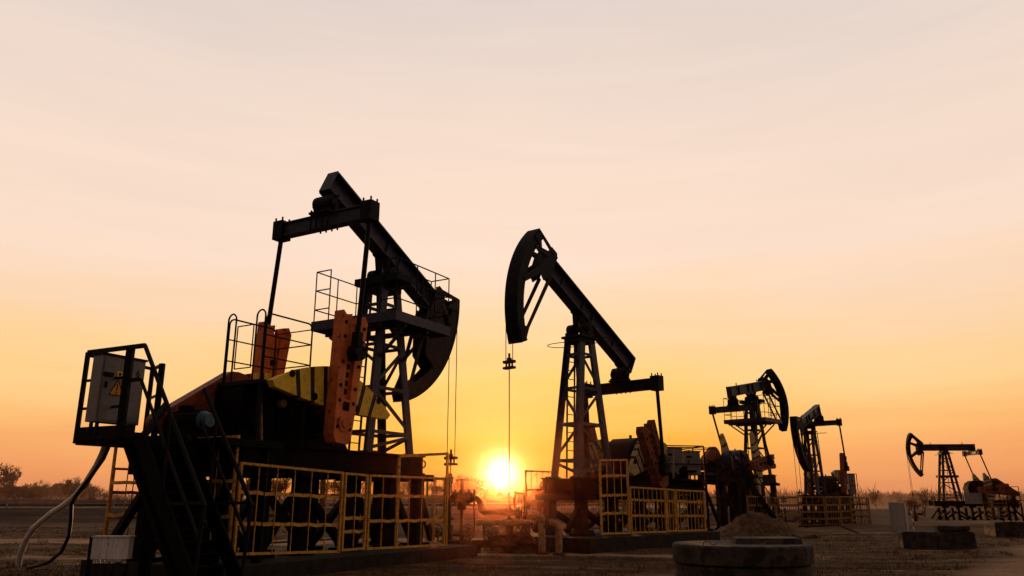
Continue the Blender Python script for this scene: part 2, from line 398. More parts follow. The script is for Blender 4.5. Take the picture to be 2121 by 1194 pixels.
        top, bot = pol(Rh - .06, math.degrees(A1) - .6, y), pol(Rh - .06, -math.degrees(A2) + .6, y)
        def plank(a, b, wa, wb_, oo):
            d = (b - a).normalized(); n = Vector((-d.z, 0, d.x)); sf.prism([a - n * wa / 2, a + n * wa / 2, b + n * wb_ / 2, b - n * wb_ / 2], oo)
        plank(tc_, top, .16, .10, o3); plank(bc_, bot, .14, .10, o3)
        plank(tc_.lerp(top, .1) + D * .18, top - (top - tc_) * .12 + D * .05, .07, .05, o4)
        plank(bm(2.5, db + .15, y), pol(Rh - bw + .08, 11, y), .22, .12, o4)
        plank(bm(2.5, db - .4, y), pol(Rh - bw + .08, -14 if not solid else -8, y), .26, .14, o4)
        pass
        # gussets at the arc tips
        sf.prism([pol(Rh - .04, a1d - .3, y), pol(Rh - .05, a1d - 7, y), pol(Rh - bw - .25, a1d - 7.5, y), top - D * .12 - Nn * .1], Vector((0, sy * .055, 0)))
        sf.prism([pol(Rh - .04, -48, y), pol(Rh - .05, -40, y), pol(Rh - bw - .22, -40.5, y), bot - D * .15 + Nn * .12], Vector((0, sy * .056, 0)))
        if solid:
            sf.prism([bm(2.5, db - .1, y), pol(Rh - .3, 2, y), pol(Rh - .3, -5, y), pol(Rh - .3, -12, y), pol(Rh - .3, -20, y), bm(2.5, db - 1.75, y), bm(2.1, db - .9, y)], Vector((0, sy * .058, 0)))
        sf.build('side_frame', opt.get('head', 'head'), head)
    for a in (a1d - 5, 12, -4, -16, -30, -42): mb = MB(T); mb.bar(pol(Rh - .2, a, -wide + .07), pol(Rh - .2, a, wide - .07), .05, .12); mb.build('head_diaphragm', 'dark', head)
    T = T0
    # --- bridle, carrier and polished rod
    for yy in (() if abs(sw) > .2 else (-.14, .14)):
        mb = MB(T); pts = []
        a0 = max(0 - beta, -math.degrees(A2))
        for k in range(9):
            a = math.degrees(A1) - 2 + (a0 - math.degrees(A1) + 2) * k / 8
            if a0 < math.degrees(A1) - 2: pts.append(pol(Rh + .016, a, yy))
        pts.append(Vector((Rh + .016, yy, Ht - .02))); pts.append(Vector((Rh + .016, yy, zcar)))
        mb.path(pts, opt.get('wire', .013), 5); mb.build('bridle_wire', 'dark', t)
    mb = MB(T); xr = Rh + .016
    if abs(sw) > .2: zcar = pz + 1.9
    mb.box(xr - .08, xr + .08, -.2, .2, zcar - .02, zcar + .06); mb.box(xr - .08, xr + .08, -.2, .2, zcar - .2, zcar - .13)
    mb.tube((xr, 0, zcar - .2), (xr, 0, zcar + .28), .035, n=8); mb.box(xr - .05, xr + .05, -.06, .06, zcar + .063, zcar + .14)
    for yy in (-.12, .12): mb.tube((xr, yy, zcar - .16), (xr, yy, zcar + .03), .03, n=6)
    mb.build('carrier_bar', 'valve', t)
    mb = MB(T); mb.tube((xr, 0, max(pz + opt.get('wh', 1.4) / s - .05, pz)), (xr, 0, zcar), .016, n=6); mb.build('polished_rod', 'dark', t)
    # --- equalizer and pitmans
    tb = bm(-c_, 0); eq = tb - Vector((0, 0, .35))
    mb = MB(T)
    mb.tube(tb + Vector((0, -.24, .12)), tb + Vector((0, .24, .12)), .24, n=16); mb.tube(tb + Vector((0, -.34, .12)), tb + Vector((0, .34, .12)), .12, n=12)
    for y in (-.13, .13):
        mb.bar(bm(-c_, db - hb / 2 + .01, y), tb + Vector((0, y, .12)), .06, .30, (0, 1, 0))
        mb.bar(tb + Vector((0, y * 1.6, .1)), eq + Vector((0, y * 1.6, .15)), .05, .34, (0, 1, 0))
    mb.bar(bm(-c_ - .28, db - hb / 2 - .03), bm(-c_ + .3, db - hb / 2 - .03), .36, .05, Nn)
    mb.box(eq.x - .24, eq.x + .24, -.34, .34, eq.z + .192, eq.z + .25)
    for xx in (-.19, .19):
        for yy in (-.29, -.1, .1, .29): mb.tube(eq + Vector((xx, yy, -.21)), eq + Vector((xx, yy, .31)), .025, n=6)
    mb.build('tail_bearing', paint, t)
    mb = MB(T); mb.ibeam(eq + Vector((0, -w_ - .08, 0)), eq + Vector((0, w_ + .08, 0)), .28, .38, tf=.03, tw=.16)
    q = mb.build('equalizer', beamm if key != 'B' else paint, t)
    for sy in (-1, 1):
        mb = MB(T); e = eq + Vector((0, sy * w_, 0)); mb.box(e.x - .17, e.x + .17, e.y - .17, e.y + .17, e.z - .25, e.z + .26)
        for xx in (-.12, .12):
            for yy in (-.12, .12): mb.tube(e + Vector((xx, yy, .2)), e + Vector((xx, yy, .36)), .025, n=6)
        mb.build('end_bearing', paint, q)
    ph = R(phi); sh = Vector((shaft[0], 0, shaft[1])); U = Vector((math.cos(ph), 0, math.sin(ph))); V = Vector((-math.sin(ph), 0, math.cos(ph)))
    pin = sh + U * r
    for sy in (-1, 1):
        mb = MB(T); e = eq + Vector((0, sy * w_, -.2)); p = pin + Vector((0, sy * (w_ + .02), 0))
        mb.tube(e, p, opt.get('pit', .062), n=10)
        mb.build('pitman_rod', paint, t, True)
        mb = MB(T)
        mb.tube(p + Vector((0, -.16, 0)), p + Vector((0, .14, 0)), .19, n=14); mb.bar(p, p + (e - p).normalized() * .5, .16, .20, (0, 1, 0)); mb.tube(p - Vector((0, sy * .4, 0)), p, .08, n=10)
        for k in range(4):
            a = k * math.pi / 2 + .6; c = p + Vector((math.cos(a) * .15, sy * .16, math.sin(a) * .15)); mb.tube(c - Vector((0, sy * .08, 0)), c + Vector((0, sy * .03, 0)), .03, n=6)
        mb.build('crank_pin_bearing', paint, t)
    # --- gearbox
    gp = opt.get('gpos', (sh.x, sh.z)); gxo = gp[0] + 2.9; gz_ = gp[1] - .52
    mb = MB(T)
    prof = [(-4.0, .35), (-1.95, .35), (-1.9, .75), (-2.1, 1.18), (-2.5, 1.42), (-3.2, 1.46), (-3.75, 1.3), (-4.02, .95)]
    mb.prism([(x + gxo, -.5, z + gz_) for x, z in prof], (0, 1.0, 0))
    for z in (.62,): mb.box(-4.1 + gxo, -1.85 + gxo, -.56, .56, z + gz_ - .03, z + gz_ + .03)
    for x in (-3.6, -3.0, -2.4):
        for y in (-.51, .51): mb.box(x - .03 + gxo, x + .03 + gxo, min(y, y * 1.12), max(y, y * 1.12), .36 + gz_, 1.2 + gz_)
    mb.tube((-2.9 + gxo, -.72, .52 + gz_), (-2.9 + gxo, .72, .52 + gz_), .3, n=18); mb.tube((-3.75 + gxo, -.66, .8 + gz_), (-3.75 + gxo, .66, .8 + gz_), .16, n=12)
    mb.tube((-2.9 + gxo, 0, 1.44 + gz_), (-2.9 + gxo, 0, 1.56 + gz_), .05, n=8)
    gb = mb.build('gearbox', 'gearbox' in opt and opt['gearbox'] or 'black', t, True)
    mb = MB(T); mb.tube((sh.x, -1.42, sh.z), (sh.x, 1.42, sh.z), .15, n=14); mb.build('crankshaft', 'dark', gb)
    mb = MB(T); mb.prism([(-4.15 + gxo, -.54, .004), (-1.7 + gxo, -.54, .004), (-1.95 + gxo, -.54, .345 + gz_), (-4.0 + gxo, -.54, .345 + gz_)], (0, 1.08, 0)); mb.build('gearbox_pedestal', 'black', t)
    # --- cranks with their counterweights
    clen = opt.get('clen', 2.62)
    for sy in (-1, 1):
        def P(u, v, y): q = sh + U * u + V * v; return Vector((q.x, sy * y, q.z))
        mb = MB(T); e1, e0 = .45, .30
        def wv(u): return e0 + (e1 - e0) * (u + .45) / (clen + .45)
        # two rails, root plate, web
        for k in (-1, 1):
            mb.prism([P(.55, k * .12, 1.13), P(.55, k * wv(.55), 1.13), P(clen - .12 * (k < 0), k * wv(clen), 1.13), P(clen - .12 * (k > 0) + .04, k * (wv(clen) - .12), 1.13), P(clen - .02, k * .14, 1.13)], (0, sy * .29, 0), 0)
        mb.prism([P(-.45, -.2, 1.12), P(-.45, .2, 1.12), P(-.28, e0, 1.12), P(.56, wv(.56), 1.12), P(.56, -wv(.56), 1.12), P(-.28, -e0, 1.12)], (0, sy * .31, 0), 0)
        mb.prism([P(.5, -.13, 1.2), P(.5, .13, 1.2), P(clen - .22, .13, 1.2), P(clen - .22, -.13, 1.2)], (0, sy * .14, 0), 0)
        for u in (.75, .95, 1.15, 1.35): 
            c = P(u, 0, 1.33); mb.tube(c, c + Vector((0, sy * .02, 0)), .07, n=10, m=1)
        for k in (-1, 1):
            for u in [q for q in (-.1, .5, .85, 1.4, 2.0, 2.35) if q < clen - .2]:
                c = P(u, k * (wv(u) - .11), 1.40); mb.tube(c, c + Vector((0, sy * .04, 0)), .045, n=8, m=1)
        c = P(0, 0, 1.4); mb.tube(c, c + Vector((0, sy * .06, 0)), .19, n=16); mb.tube(c, c + Vector((0, sy * .09, 0)), .1, n=12)
        mb.hexa([P(.3, -.1, 1.41), P(.3, .1, 1.41), P(.5, .1, 1.41), P(.5, -.1, 1.41), P(.3, -.1, 1.445), P(.3, .1, 1.445), P(.5, .1, 1.445), P(.5, -.1, 1.445)], 1)
        cr = mb.build('crank', [orr, 'hole'], t)
        ws = opt.get('ws', 1.0)
        for k in opt.get('wings', (-1, 1)):
            # striped wing shaped weight, built slice by slice
            mb = MB(T); ks = k * ws
            vv = [.14, .38, .51, .80, .93, 1.24, 1.37, 1.72, 2.02]; mi = [0, 1, 0, 1, 0, 1, 0, 0]
            def tp(v): return 1.32 - .30 * (v / 1.2) ** 1.6 if v < 1.2 else 1.02 - .52 * (v - 1.2)
            def bt(v): return .32 + .06 * v if v < 1.5 else .41 + .10 * (v - 1.5)
            sk = .10
            for i in range(8):
                a, b2 = vv[i], vv[i + 1]
                A = P(bt(a), ks * (a - sk * (a > .2)), .93); B = P(bt(b2), ks * (b2 - sk), .93); C = P(tp(b2), ks * (b2 + sk * .5 * (b2 < 2)), .93); E = P(tp(a), ks * (a + sk * .5), .93)
                th = .19 if mi[i] == 0 else .185
                mb.prism([A, B, C, E], (0, sy * (th + (.0)), 0), mi[i])
            for v, u in ((.72, .5), (1.5, .85)):
                c = P(u, ks * v, 1.12); mb.tube(c, c + Vector((0, sy * .012, 0)), .085, n=12, m=2)
            mb.build('counterweight', [ye, 'stripe', 'hole'], cr)
    # --- brake drum, belt guard, motor
    by = opt.get('by', .75)
    mb = MB(T); mb.tube((-4.45 + gxo, by - .12, .8 + gz_), (-4.45 + gxo, by + .06, .8 + gz_), .62, n=26); mb.tube((-4.45 + gxo, by - .3, .8 + gz_), (-4.45 + gxo, by + .1, .8 + gz_), .1, n=10)
    if not opt.get('noguard'): mb.build('pulley', 'dark', t, True)
    if key == 'A':
        mb = MB(T); mb.box(-5.05, -4.1, -.45, .40, .062, 1.18); mb.tube((-4.6, -.46, .62), (-4.6, -.60, .62), .34, n=20); mb.tube((-4.6, -.6, .62), (-4.6, -.7, .62), .07, n=10); mb.build('brake_housing', 'black', t)
    mb = MB(T); prof = []
    c1, r1, c2, r2 = (-4.45 + gxo, .85 + gz_), .80, (-6.2 + gxo * .6, .36 + gz_ * .6), .22
    for k in range(13): a = R(-60 + 160 * k / 12); prof.append((c1[0] + r1 * math.cos(a), c1[1] + r1 * math.sin(a)))
    for k in range(9): a = R(100 + 160 * k / 8); prof.append((c2[0] + r2 * math.cos(a), c2[1] + r2 * math.sin(a)))
    mb.prism([(x, by - .16, z) for x, z in prof], (0, .03, 0)); 
    n = len(prof)
    for i in range(n):
        a, b2 = prof[i], prof[(i + 1) % n]; mb.add([(a[0], by - .131, a[1]), (b2[0], by - .131, b2[1]), (b2[0], by + .15, b2[1]), (a[0], by + .15, a[1])], [(0, 1, 2, 3)])
    if not opt.get('noguard'): mb.build('belt_guard', opt.get('guard', 'guard'), t)
    mb = MB(T); mz = .36; mxx = -6.05 + gxo * .6
    mb.tube((mxx, -.55, mz), (mxx, .4, mz), .21, n=18)
    for k in range(12): a = 2 * math.pi * k / 12; mb.bar((mxx + .21 * math.cos(a), -.5, mz + .21 * math.sin(a)), (mxx + .21 * math.cos(a), .3, mz + .21 * math.sin(a)), .03, .05)
    mb.box(mxx - .3, mxx + .3, -.5, .3, .004, .2); mb.tube((mxx, .4, mz), (mxx, by + .05, mz), .05, n=8); mb.box(mxx - .1, mxx + .1, -.1, .14, mz + .2, mz + .33)
    mo = mb.build('motor', 'black', t)
    mb = MB(T); mb.tube((mxx, -.74, mz), (mxx, -.553, mz), .13, .20, n=18); mb.build('motor_end_bell', opt.get('bell', 'dark'), mo, True)
    mb = MB(T); mb.box(-6.6, -4.3 + gxo, -.5, .95, .003, .06)
    for x in (-5.9, -5.2): mb.box(x - .04, x + .04, -.45, .45, .06, .3)
    mb.build('motor_slide_rail', 'black', t)
    mb = MB(T); mb.tube((-4.6 + gxo, near * .66, .02), (-4.75 + gxo, near * .66, 1.15), .03, n=8); mb.tube((-4.1 + gxo, near * .6, .9 + gz_), (-4.1 + gxo, near * .72, .9 + gz_), .09, n=12); mb.build('brake_lever', 'pipe', t)
    # --- top work platform
    if opt.get('deck'):
        zd = 3.45
        mb = MB(T); ny = near
        def bx(xa, xb, ya, yb, za, zb): mb.box(xa, xb, min(ya * -ny, yb * -ny), max(ya * -ny, yb * -ny), za, zb)
        bx(-1.0, -.5, -1.3, 1.6, zd - .04, zd); bx(-.497, 1.45, -1.3, -.62, zd - .042, zd - .002); bx(-.497, .75, 1.0, 1.6, zd - .042, zd - .002)
        for y in (-1.3, 1.85): pass
        bx(-1.03, -1.0, -1.33, 1.63, zd - .1, zd + .16); bx(-1.0, 1.48, -1.33, -1.3, zd - .1, zd + .16); bx(1.45, 1.48, -1.3, -.6, zd - .1, zd + .16)
        bx(-1.0, .78, 1.6, 1.63, zd - .1, zd + .16); bx(.75, .78, 1.0, 1.6, zd - .1, zd + .16)
        for y in (-.75, .75): mb.bar((-.95, y * -ny, zd - .12), (.95, y * -ny, zd - .12), .08, .15)
        for x in (-.5, .5): mb.bar((x, -1.25 * -ny, zd - .12), (x, 1.55 * -ny, zd - .12), .08, .14)
        for x in (-.5, .5):
            mb.bar((x, -1.2 * -ny, zd - .2), (x * .95, -.36 * -ny, zd - .95), .06, .08); mb.bar((x, 1.4 * -ny, zd - .2), (x * .95, .36 * -ny, zd - .95), .06, .08)
        dk = mb.build('work_platform', beamm, t)
        zr = zd + 1.60; rr = opt.get('rr', .018)
        def rail(pts, closed=True):
            mb = MB(T)
            for z in (zr, zr - .55, zr - 1.1):
                for i in range(len(pts) - 1):
                    a, b2 = pts[i], pts[i + 1]; mb.tube((a[0], a[1] * -ny, z), (b2[0], b2[1] * -ny, z), rr, n=6)
            for p in pts: mb.tube((p[0], p[1] * -ny, zd), (p[0], p[1] * -ny, zr), rr, n=6)
            mb.build('railing', paint, dk)
        rail([(-.98, -.75), (-.98, -1.28), (-.1, -1.28), (.75, -1.28), (1.43, -1.28), (1.43, -.65), (1.0, -.65)])
        rail([(-.98, 1.05), (-.98, 1.58), (-.1, 1.58), (.73, 1.58), (.73, 1.02)])
    if opt.get('midplat'):
        mb = MB(T); mb.box(-.75, 1.15, near * .45 - .35, near * .45 + .35, 2.2, 2.42); mb.build('rest_platform', paint, t)
        mb = MB(T); mb.bar((1.05, near * .6, 0), (1.1, near * .6, 2.2), .06); mb.build('prop', paint, t)
    # --- caged platform beside the gearbox (first pumpjack only)
    if opt.get('cage'):
        mb = MB(T); zc = 1.32
        mb.box(-5.0, -3.45, -.9, .42, zc - .09, zc)
        for x in (-4.9, -3.6):
            for y in (-.82, .34): mb.bar((x, y, .005), (x, y, zc - .09), .08)
        cp = mb.build('service_platform', 'dark', t)
        def loop(pts, name='railing'):
            m2 = MB(T); m2.path(pts, .02, 6); return m2.build(name, 'dark', cp, True)
        zt2 = 2.78
        def arch(a, b, z0=zc, z1=zt2, rc=.14):
            a = Vector(a); b = Vector(b); d = (b - a).normalized(); ps = [Vector((a.x, a.y, z0))]
            for k in range(6): q = k / 5 * math.pi / 2; ps.append(Vector((a.x, a.y, z1 - rc)) + d * rc * (1 - math.cos(q)) + Vector((0, 0, rc * math.sin(q))))
            for k in range(6): q = k / 5 * math.pi / 2; ps.append(Vector((b.x, b.y, z1)) - d * rc + d * rc * math.sin(q) - Vector((0, 0, rc * (1 - math.cos(q)))))
            ps.append(Vector((b.x, b.y, z0))); return ps
        loop(arch((-4.92, -.86, 0), (-3.52, -.86, 0))); loop(arch((-4.92, .3, 0), (-3.52, .3, 0)))
        loop(arch((-4.96, .3, 0), (-4.96, .05, 0), z1=2.86)); loop(arch((-4.96, -.86, 0), (-4.96, -.6, 0), z1=2.86))
        m2 = MB(T)
        for z in (zc + .5, zc + .98):
            m2.tube((-4.92, -.86, z), (-3.52, -.86, z), .016, n=6); m2.tube((-4.92, .3, z), (-3.52, .3, z), .016, n=6); m2.tube((-3.52, -.86, z), (-3.52, .3, z), .016, n=6)
        m2.tube((-3.52, -.86, zt2 - .12), (-3.52, .3, zt2 - .12), .014, n=6)
        for (za, zb) in ((2.55, 1.6),):
            pts = [(-4.96, -.02, zb), (-4.96, -.02, za), (-4.96, -.52, za), (-4.96, -.52, zb), (-4.96, -.02, zb)]
            for i in range(4): m2.tube(pts[i], pts[i + 1], .014, n=6)
        m2.build('railing', 'dark', cp)
    return t

PJ = dict(
 A=dict(X=-3.652, Y=21.482, hd=60.25, s=1.0, zf=2.639, beta=-25.9, shaft=(-2.9, .52), phi=84.6, r=1.66, zcar=.05, gz=0, near=-1,
   label='largest pumpjack, with orange cranks and yellow striped counterweights, behind the yellow fence',
   opt=dict(piers=[-6.2, -4.5, -3.3, -1.7, -.1, 1.05], plinth=.3, deck=True, cage=True, solid=True, bell='cyan', leg=.17, gearbox='black', by=.62, wh=1.5)),
 B=dict(X=2.337, Y=26.778, hd=228.3, s=1.012, zf=2.166, beta=30.3, shaft=(-2.6, .15), phi=66, r=.16, zcar=3.36, gz=0, near=1,
   label='pumpjack with its brown horse head raised highest toward the viewer, right of the low sun',
   opt=dict(piers=[-6.0, -4.2, -2.4, -.7, .95], plinth=.42, hoop=True, crank='ruststeel', weight='cream', wh=1.3, ha=-2, swing=6, hx=.3, A1=22, band=.38, noguard=True, clen=1.8, ws=.62, gpos=(-2.9, .52), leg=.19, head='dark', pier='dark', gearbox='dark')),
 C=dict(X=15.215, Y=50.141, hd=47.4, s=.944, zf=2.988, beta=10.46, shaft=(-2.9, .52), phi=6.7, r=1.7, zcar=-.3, gz=-.25, near=-1,
   label='pumpjack facing right with a railed work platform round its tower top and a blue motor',
   opt=dict(piers=[-6.0, -4.2, -2.6, -.9, .8], plinth=.1, deck=True, rr=.022, crank='ruststeel', weight='cream', head='dark', wire=.016, gearbox='blue', ha=12, swing=-22, band=.32)),
 D=dict(X=22.725, Y=60.99, hd=232.4, s=1.005, zf=1.875, beta=-18, shaft=(-2.9, .52), phi=105, r=1.5, zcar=.1, gz=-.3, near=1,
   label='pumpjack seen almost head on, its tail raised, inside a low yellow cage fence',
   opt=dict(piers=[-6.0, -4.2, -2.6, -.9, .8], plinth=.1, hoop=True, crank='ruststeel', weight='cream', head='dark', ladder=1, noguard=True, wire=.018, gearbox='dark')),
 E=dict(X=34.415, Y=64.089, hd=176.6, s=.793, zf=1.464, beta=0, shaft=(-2.6, 1.0), phi=176, r=1.1, zcar=.6, gz=-.02, near=1,
   label='farthest pumpjack at the right edge, side on, its beam level and crank orange',
   opt=dict(piers=[-5.6, -4.2, -2.9, -1.6, -.3, 1.0], pw=.12, plinth=.05, hoop=True, head='dark', midplat=True, db=.21, ha=3, band=.3, clen=2.5, ws=.8, crank='ruststeel', guard='ruststeel', wire=.018, weight='cream', fx=(-6.2, 1.9))),
)
pj = {}
for k, a in PJ.items():
    pj[k] = pumpjack(k, a['label'], a['X'], a['Y'], a['hd'], a['s'], a['zf'], a['beta'], a['shaft'], a['phi'], a['r'], a['zcar'], a['gz'], a['near'], a['opt'])
def wp(k, x, y, z=None):
    a = PJ[k]; h = R(a['hd']); s = a['s']
    return Vector((a['X'] + s * (x * math.cos(h) - y * math.sin(h)), a['Y'] + s * (x * math.sin(h) + y * math.cos(h)), a['gz'] if z is None else a['zf'] + s * z))

# concrete pads under the two nearest pumpjacks
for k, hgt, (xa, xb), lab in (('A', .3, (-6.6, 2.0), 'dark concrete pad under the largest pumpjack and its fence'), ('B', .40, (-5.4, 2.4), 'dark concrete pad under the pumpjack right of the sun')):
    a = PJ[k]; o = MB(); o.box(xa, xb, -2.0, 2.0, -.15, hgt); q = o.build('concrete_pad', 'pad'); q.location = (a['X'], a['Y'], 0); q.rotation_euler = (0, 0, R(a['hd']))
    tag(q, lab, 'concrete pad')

# ------------------------------------------------------------------ fences
def fence(k, label, panels, m='fence', tk=.05):
    """panels: (x0,y0,zb0,zt0, x1,y1,zb1,zt1, nvert, [rail fractions], name, material)"""
    a = PJ[k]; t = thing('safety_fence', label, 'fence', (a['X'], a['Y'], a['gz']), R(a['hd']), a['s'], 'fences round the pumpjacks')
    zo = (a['zf'] - a['gz']) / a['s']; T = lambda p: (p[0], p[1], p[2] + zo)
    for p in panels:
        x0, y0, zb0, zt0, x1, y1, zb1, zt1, nv, fr, name = p[:11]; mm = p[11] if len(p) > 11 else m
        A0, A1 = Vector((x0, y0, zb0)), Vector((x0, y0, zt0)); B0, B1 = Vector((x1, y1, zb1)), Vector((x1, y1, zt1))
        d = (B0 - A0).normalized() * tk * .5
        nrm = Vector((-(y1 - y0), x1 - x0, 0)).normalized()
        mb = MB(T)
        mb.bar(A0 + d, A1 + d, tk, tk, nrm); mb.bar(B0 - d, B1 - d, tk, tk, nrm)
        mb.bar(A1 + d * 2 - Vector((0, 0, tk / 2)), B1 - d * 2 - Vector((0, 0, tk / 2)), tk * .98, tk * .98); mb.bar(A0 + d * 2 + Vector((0, 0, tk / 2)), B0 - d * 2 + Vector((0, 0, tk / 2)), tk * .98, tk * .98)
        for i in range(1, nv + 1):
            f = i / (nv + 1); a_, b_ = A0.lerp(B0, f), A1.lerp(B1, f); mb.bar(a_ + Vector((0, 0, tk)), b_ - Vector((0, 0, tk)), tk * .34, tk * .34, nrm)
        for f in fr:
            # flat strips, slightly bent between the bars
            n = max(nv + 1, 2) * 2; prev = None
            for j in range(n + 1):
                q = A0.lerp(A1, f).lerp(B0.lerp(B1, f), j / n)
                q = q + Vector((0, 0, (-.018 if j % 2 else 0) * random.uniform(.3, 1.6))) + nrm * (.022 if j % 2 else .012)
                if prev is not None: mb.bar(prev, q, .012, tk * 1.35)
                prev = q
        mb.build(name, mm, t)
    return t
fA = fence('A', 'yellow railing fence with a narrow gate in front of the largest pumpjack', [
 (-6.05, -1.7, -2.17, -.47, -3.14, -1.7, -2.27, -.57, 5, [.34, .68], 'fence_panel'),
 (-3.08, -1.7, -2.25, -.58, -2.30, -1.7, -2.25, -.60, 1, [.25, .42, .72], 'gate'),
 (-2.24, -1.7, -2.26, -.60, .86, -1.7, -2.31, -.60, 5, [.38, .72], 'fence_panel'),
 (-6.1, -1.66, -2.2, .03, -6.1, 2.12, -2.2, .03, 6, [.33, .62], 'fence_panel'),
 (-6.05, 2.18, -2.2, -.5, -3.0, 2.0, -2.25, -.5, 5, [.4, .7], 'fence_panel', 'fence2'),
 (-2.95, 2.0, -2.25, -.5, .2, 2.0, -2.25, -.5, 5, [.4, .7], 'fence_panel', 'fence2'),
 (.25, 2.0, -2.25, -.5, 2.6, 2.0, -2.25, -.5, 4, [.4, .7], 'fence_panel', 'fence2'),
 (.90, -1.66, -2.3, -.60, 1.7, -.5, -2.3, -.60, 1, [.7], 'fence_panel')])
a = PJ['A']; zoA = a['zf']
mb = MB(lambda p: (p[0], p[1], p[2] + zoA)); mb.bar((.1, -1.66, -1.75), (.8, -1.66, -1.5), .02, .07); mb.build('diagonal_strut', 'fence', fA)
mb = MB(lambda p: (p[0], p[1], p[2] + zoA)); mb.bar((.90, -1.72, -2.3), (.90, -1.72, .02), .06, .06); mb.bar((.90, -1.72, .02), (-.9, -1.5, -.12), .07, .07); mb.bar((-.9, -1.5, -2.3), (-.9, -1.5, -.16), .06, .06); mb.build('rail_post', 'fence', fA)
fence('B', 'yellow fence with one tall panel, in front of the pumpjack right of the sun', [
 (1.44, 1.7, -1.67, .50, -.08, 1.7, -1.69, .56, 3, [.28, .52, .78], 'fence_panel'),
 (-.14, 1.7, -1.68, -.27, -2.24, 1.7, -1.71, -.31, 7, [.38, .72], 'fence_panel'),
 (-2.30, 1.7, -1.70, -.31, -2.86, 1.7, -1.70, -.33, 2, [.38, .72], 'gate'),
 (-2.92, 1.7, -1.71, -.33, -4.86, 1.7, -1.73, -.36, 7, [.38, .72], 'fence_panel'),
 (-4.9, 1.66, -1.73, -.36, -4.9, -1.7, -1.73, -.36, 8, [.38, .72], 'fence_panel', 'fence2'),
 (.9, -1.7, -1.67, .28, -.6, -1.7, -1.67, .28, 4, [.45, .68], 'fence_panel'),
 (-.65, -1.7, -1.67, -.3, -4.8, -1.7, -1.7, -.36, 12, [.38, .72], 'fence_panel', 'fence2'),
 (1.0, -1.7, -1.67, -.45, 1.9, -1.3, -1.67, -.45, 2, [.5], 'fence_panel')], tk=.055)
fence('C', 'low yellow bar fence along the near side of the pumpjack with the railed tower platform', [
 (-5.42, -1.8, -3.12, -1.34, -2.6, -1.8, -3.12, -1.38, 9, [.38, .7], 'fence_panel'),
 (-2.55, -1.8, -3.12, -1.38, -1.7, -1.8, -3.12, -1.4, 3, [.38, .7], 'gate'),
 (-1.65, -1.8, -3.12, -1.4, 1.8, -1.8, -3.12, -1.42, 11, [.38, .7], 'fence_panel'),
 (-5.42, 1.8, -3.12, -1.34, 1.8, 1.8, -3.12, -1.42, 20, [.38, .7], 'fence_panel', 'fence2')], m='fence2', tk=.075)
fence('D', 'dull yellow cage fence all round the pumpjack seen head on', [
 (3.9, 1.8, -2.2, -.12, .9, 1.9, -2.2, -.12, 5, [.28, .5, .72], 'fence_panel', 'fence2'),
 (.85, 1.9, -2.2, -.1, -1.85, 1.9, -2.2, -.1, 5, [.28, .5, .72], 'fence_panel', 'fence2'),
 (-1.9, 1.9, -2.25, -.1, -7.1, 1.9, -2.25, -.17, 10, [.2, .38, .56, .8], 'fence_panel'),
 (3.9, 1.75, -2.2, -.12, 3.9, -1.5, -2.2, -.12, 7, [.28, .5, .72], 'fence_panel', 'fence2'),
 (-7.1, 1.8, -2.2, -.12, -7.1, -1.5, -2.2, -.12, 7, [.28, .5, .72], 'fence_panel', 'fence2')], m='fence2', tk=.085)
fence('E', 'small yellow rail and mesh guards along the base of the farthest pumpjack', [
 (-.7, 1.4, -.3, .72, -2.3, 1.4, -.3, .72, 9, [.1, .2, .3, .4, .5, .6, .7, .8, .9], 'mesh_panel', 'zinc'),
 (-2.35, 1.4, -1.6, .75, -2.9, 1.4, -1.6, .75, 1, [.3, .6], 'gate', 'fence2'),
 (-3.0, 1.4, -1.6, .1, -4.6, 1.4, -1.6, .1, 3, [.2, .4, .6, .8], 'fence_panel', 'fence2'),
 (1.9, 1.3, -.05, .6, -.6, 1.3, -.05, .6, 4, [.5], 'fence_panel', 'fence2')], tk=.06)

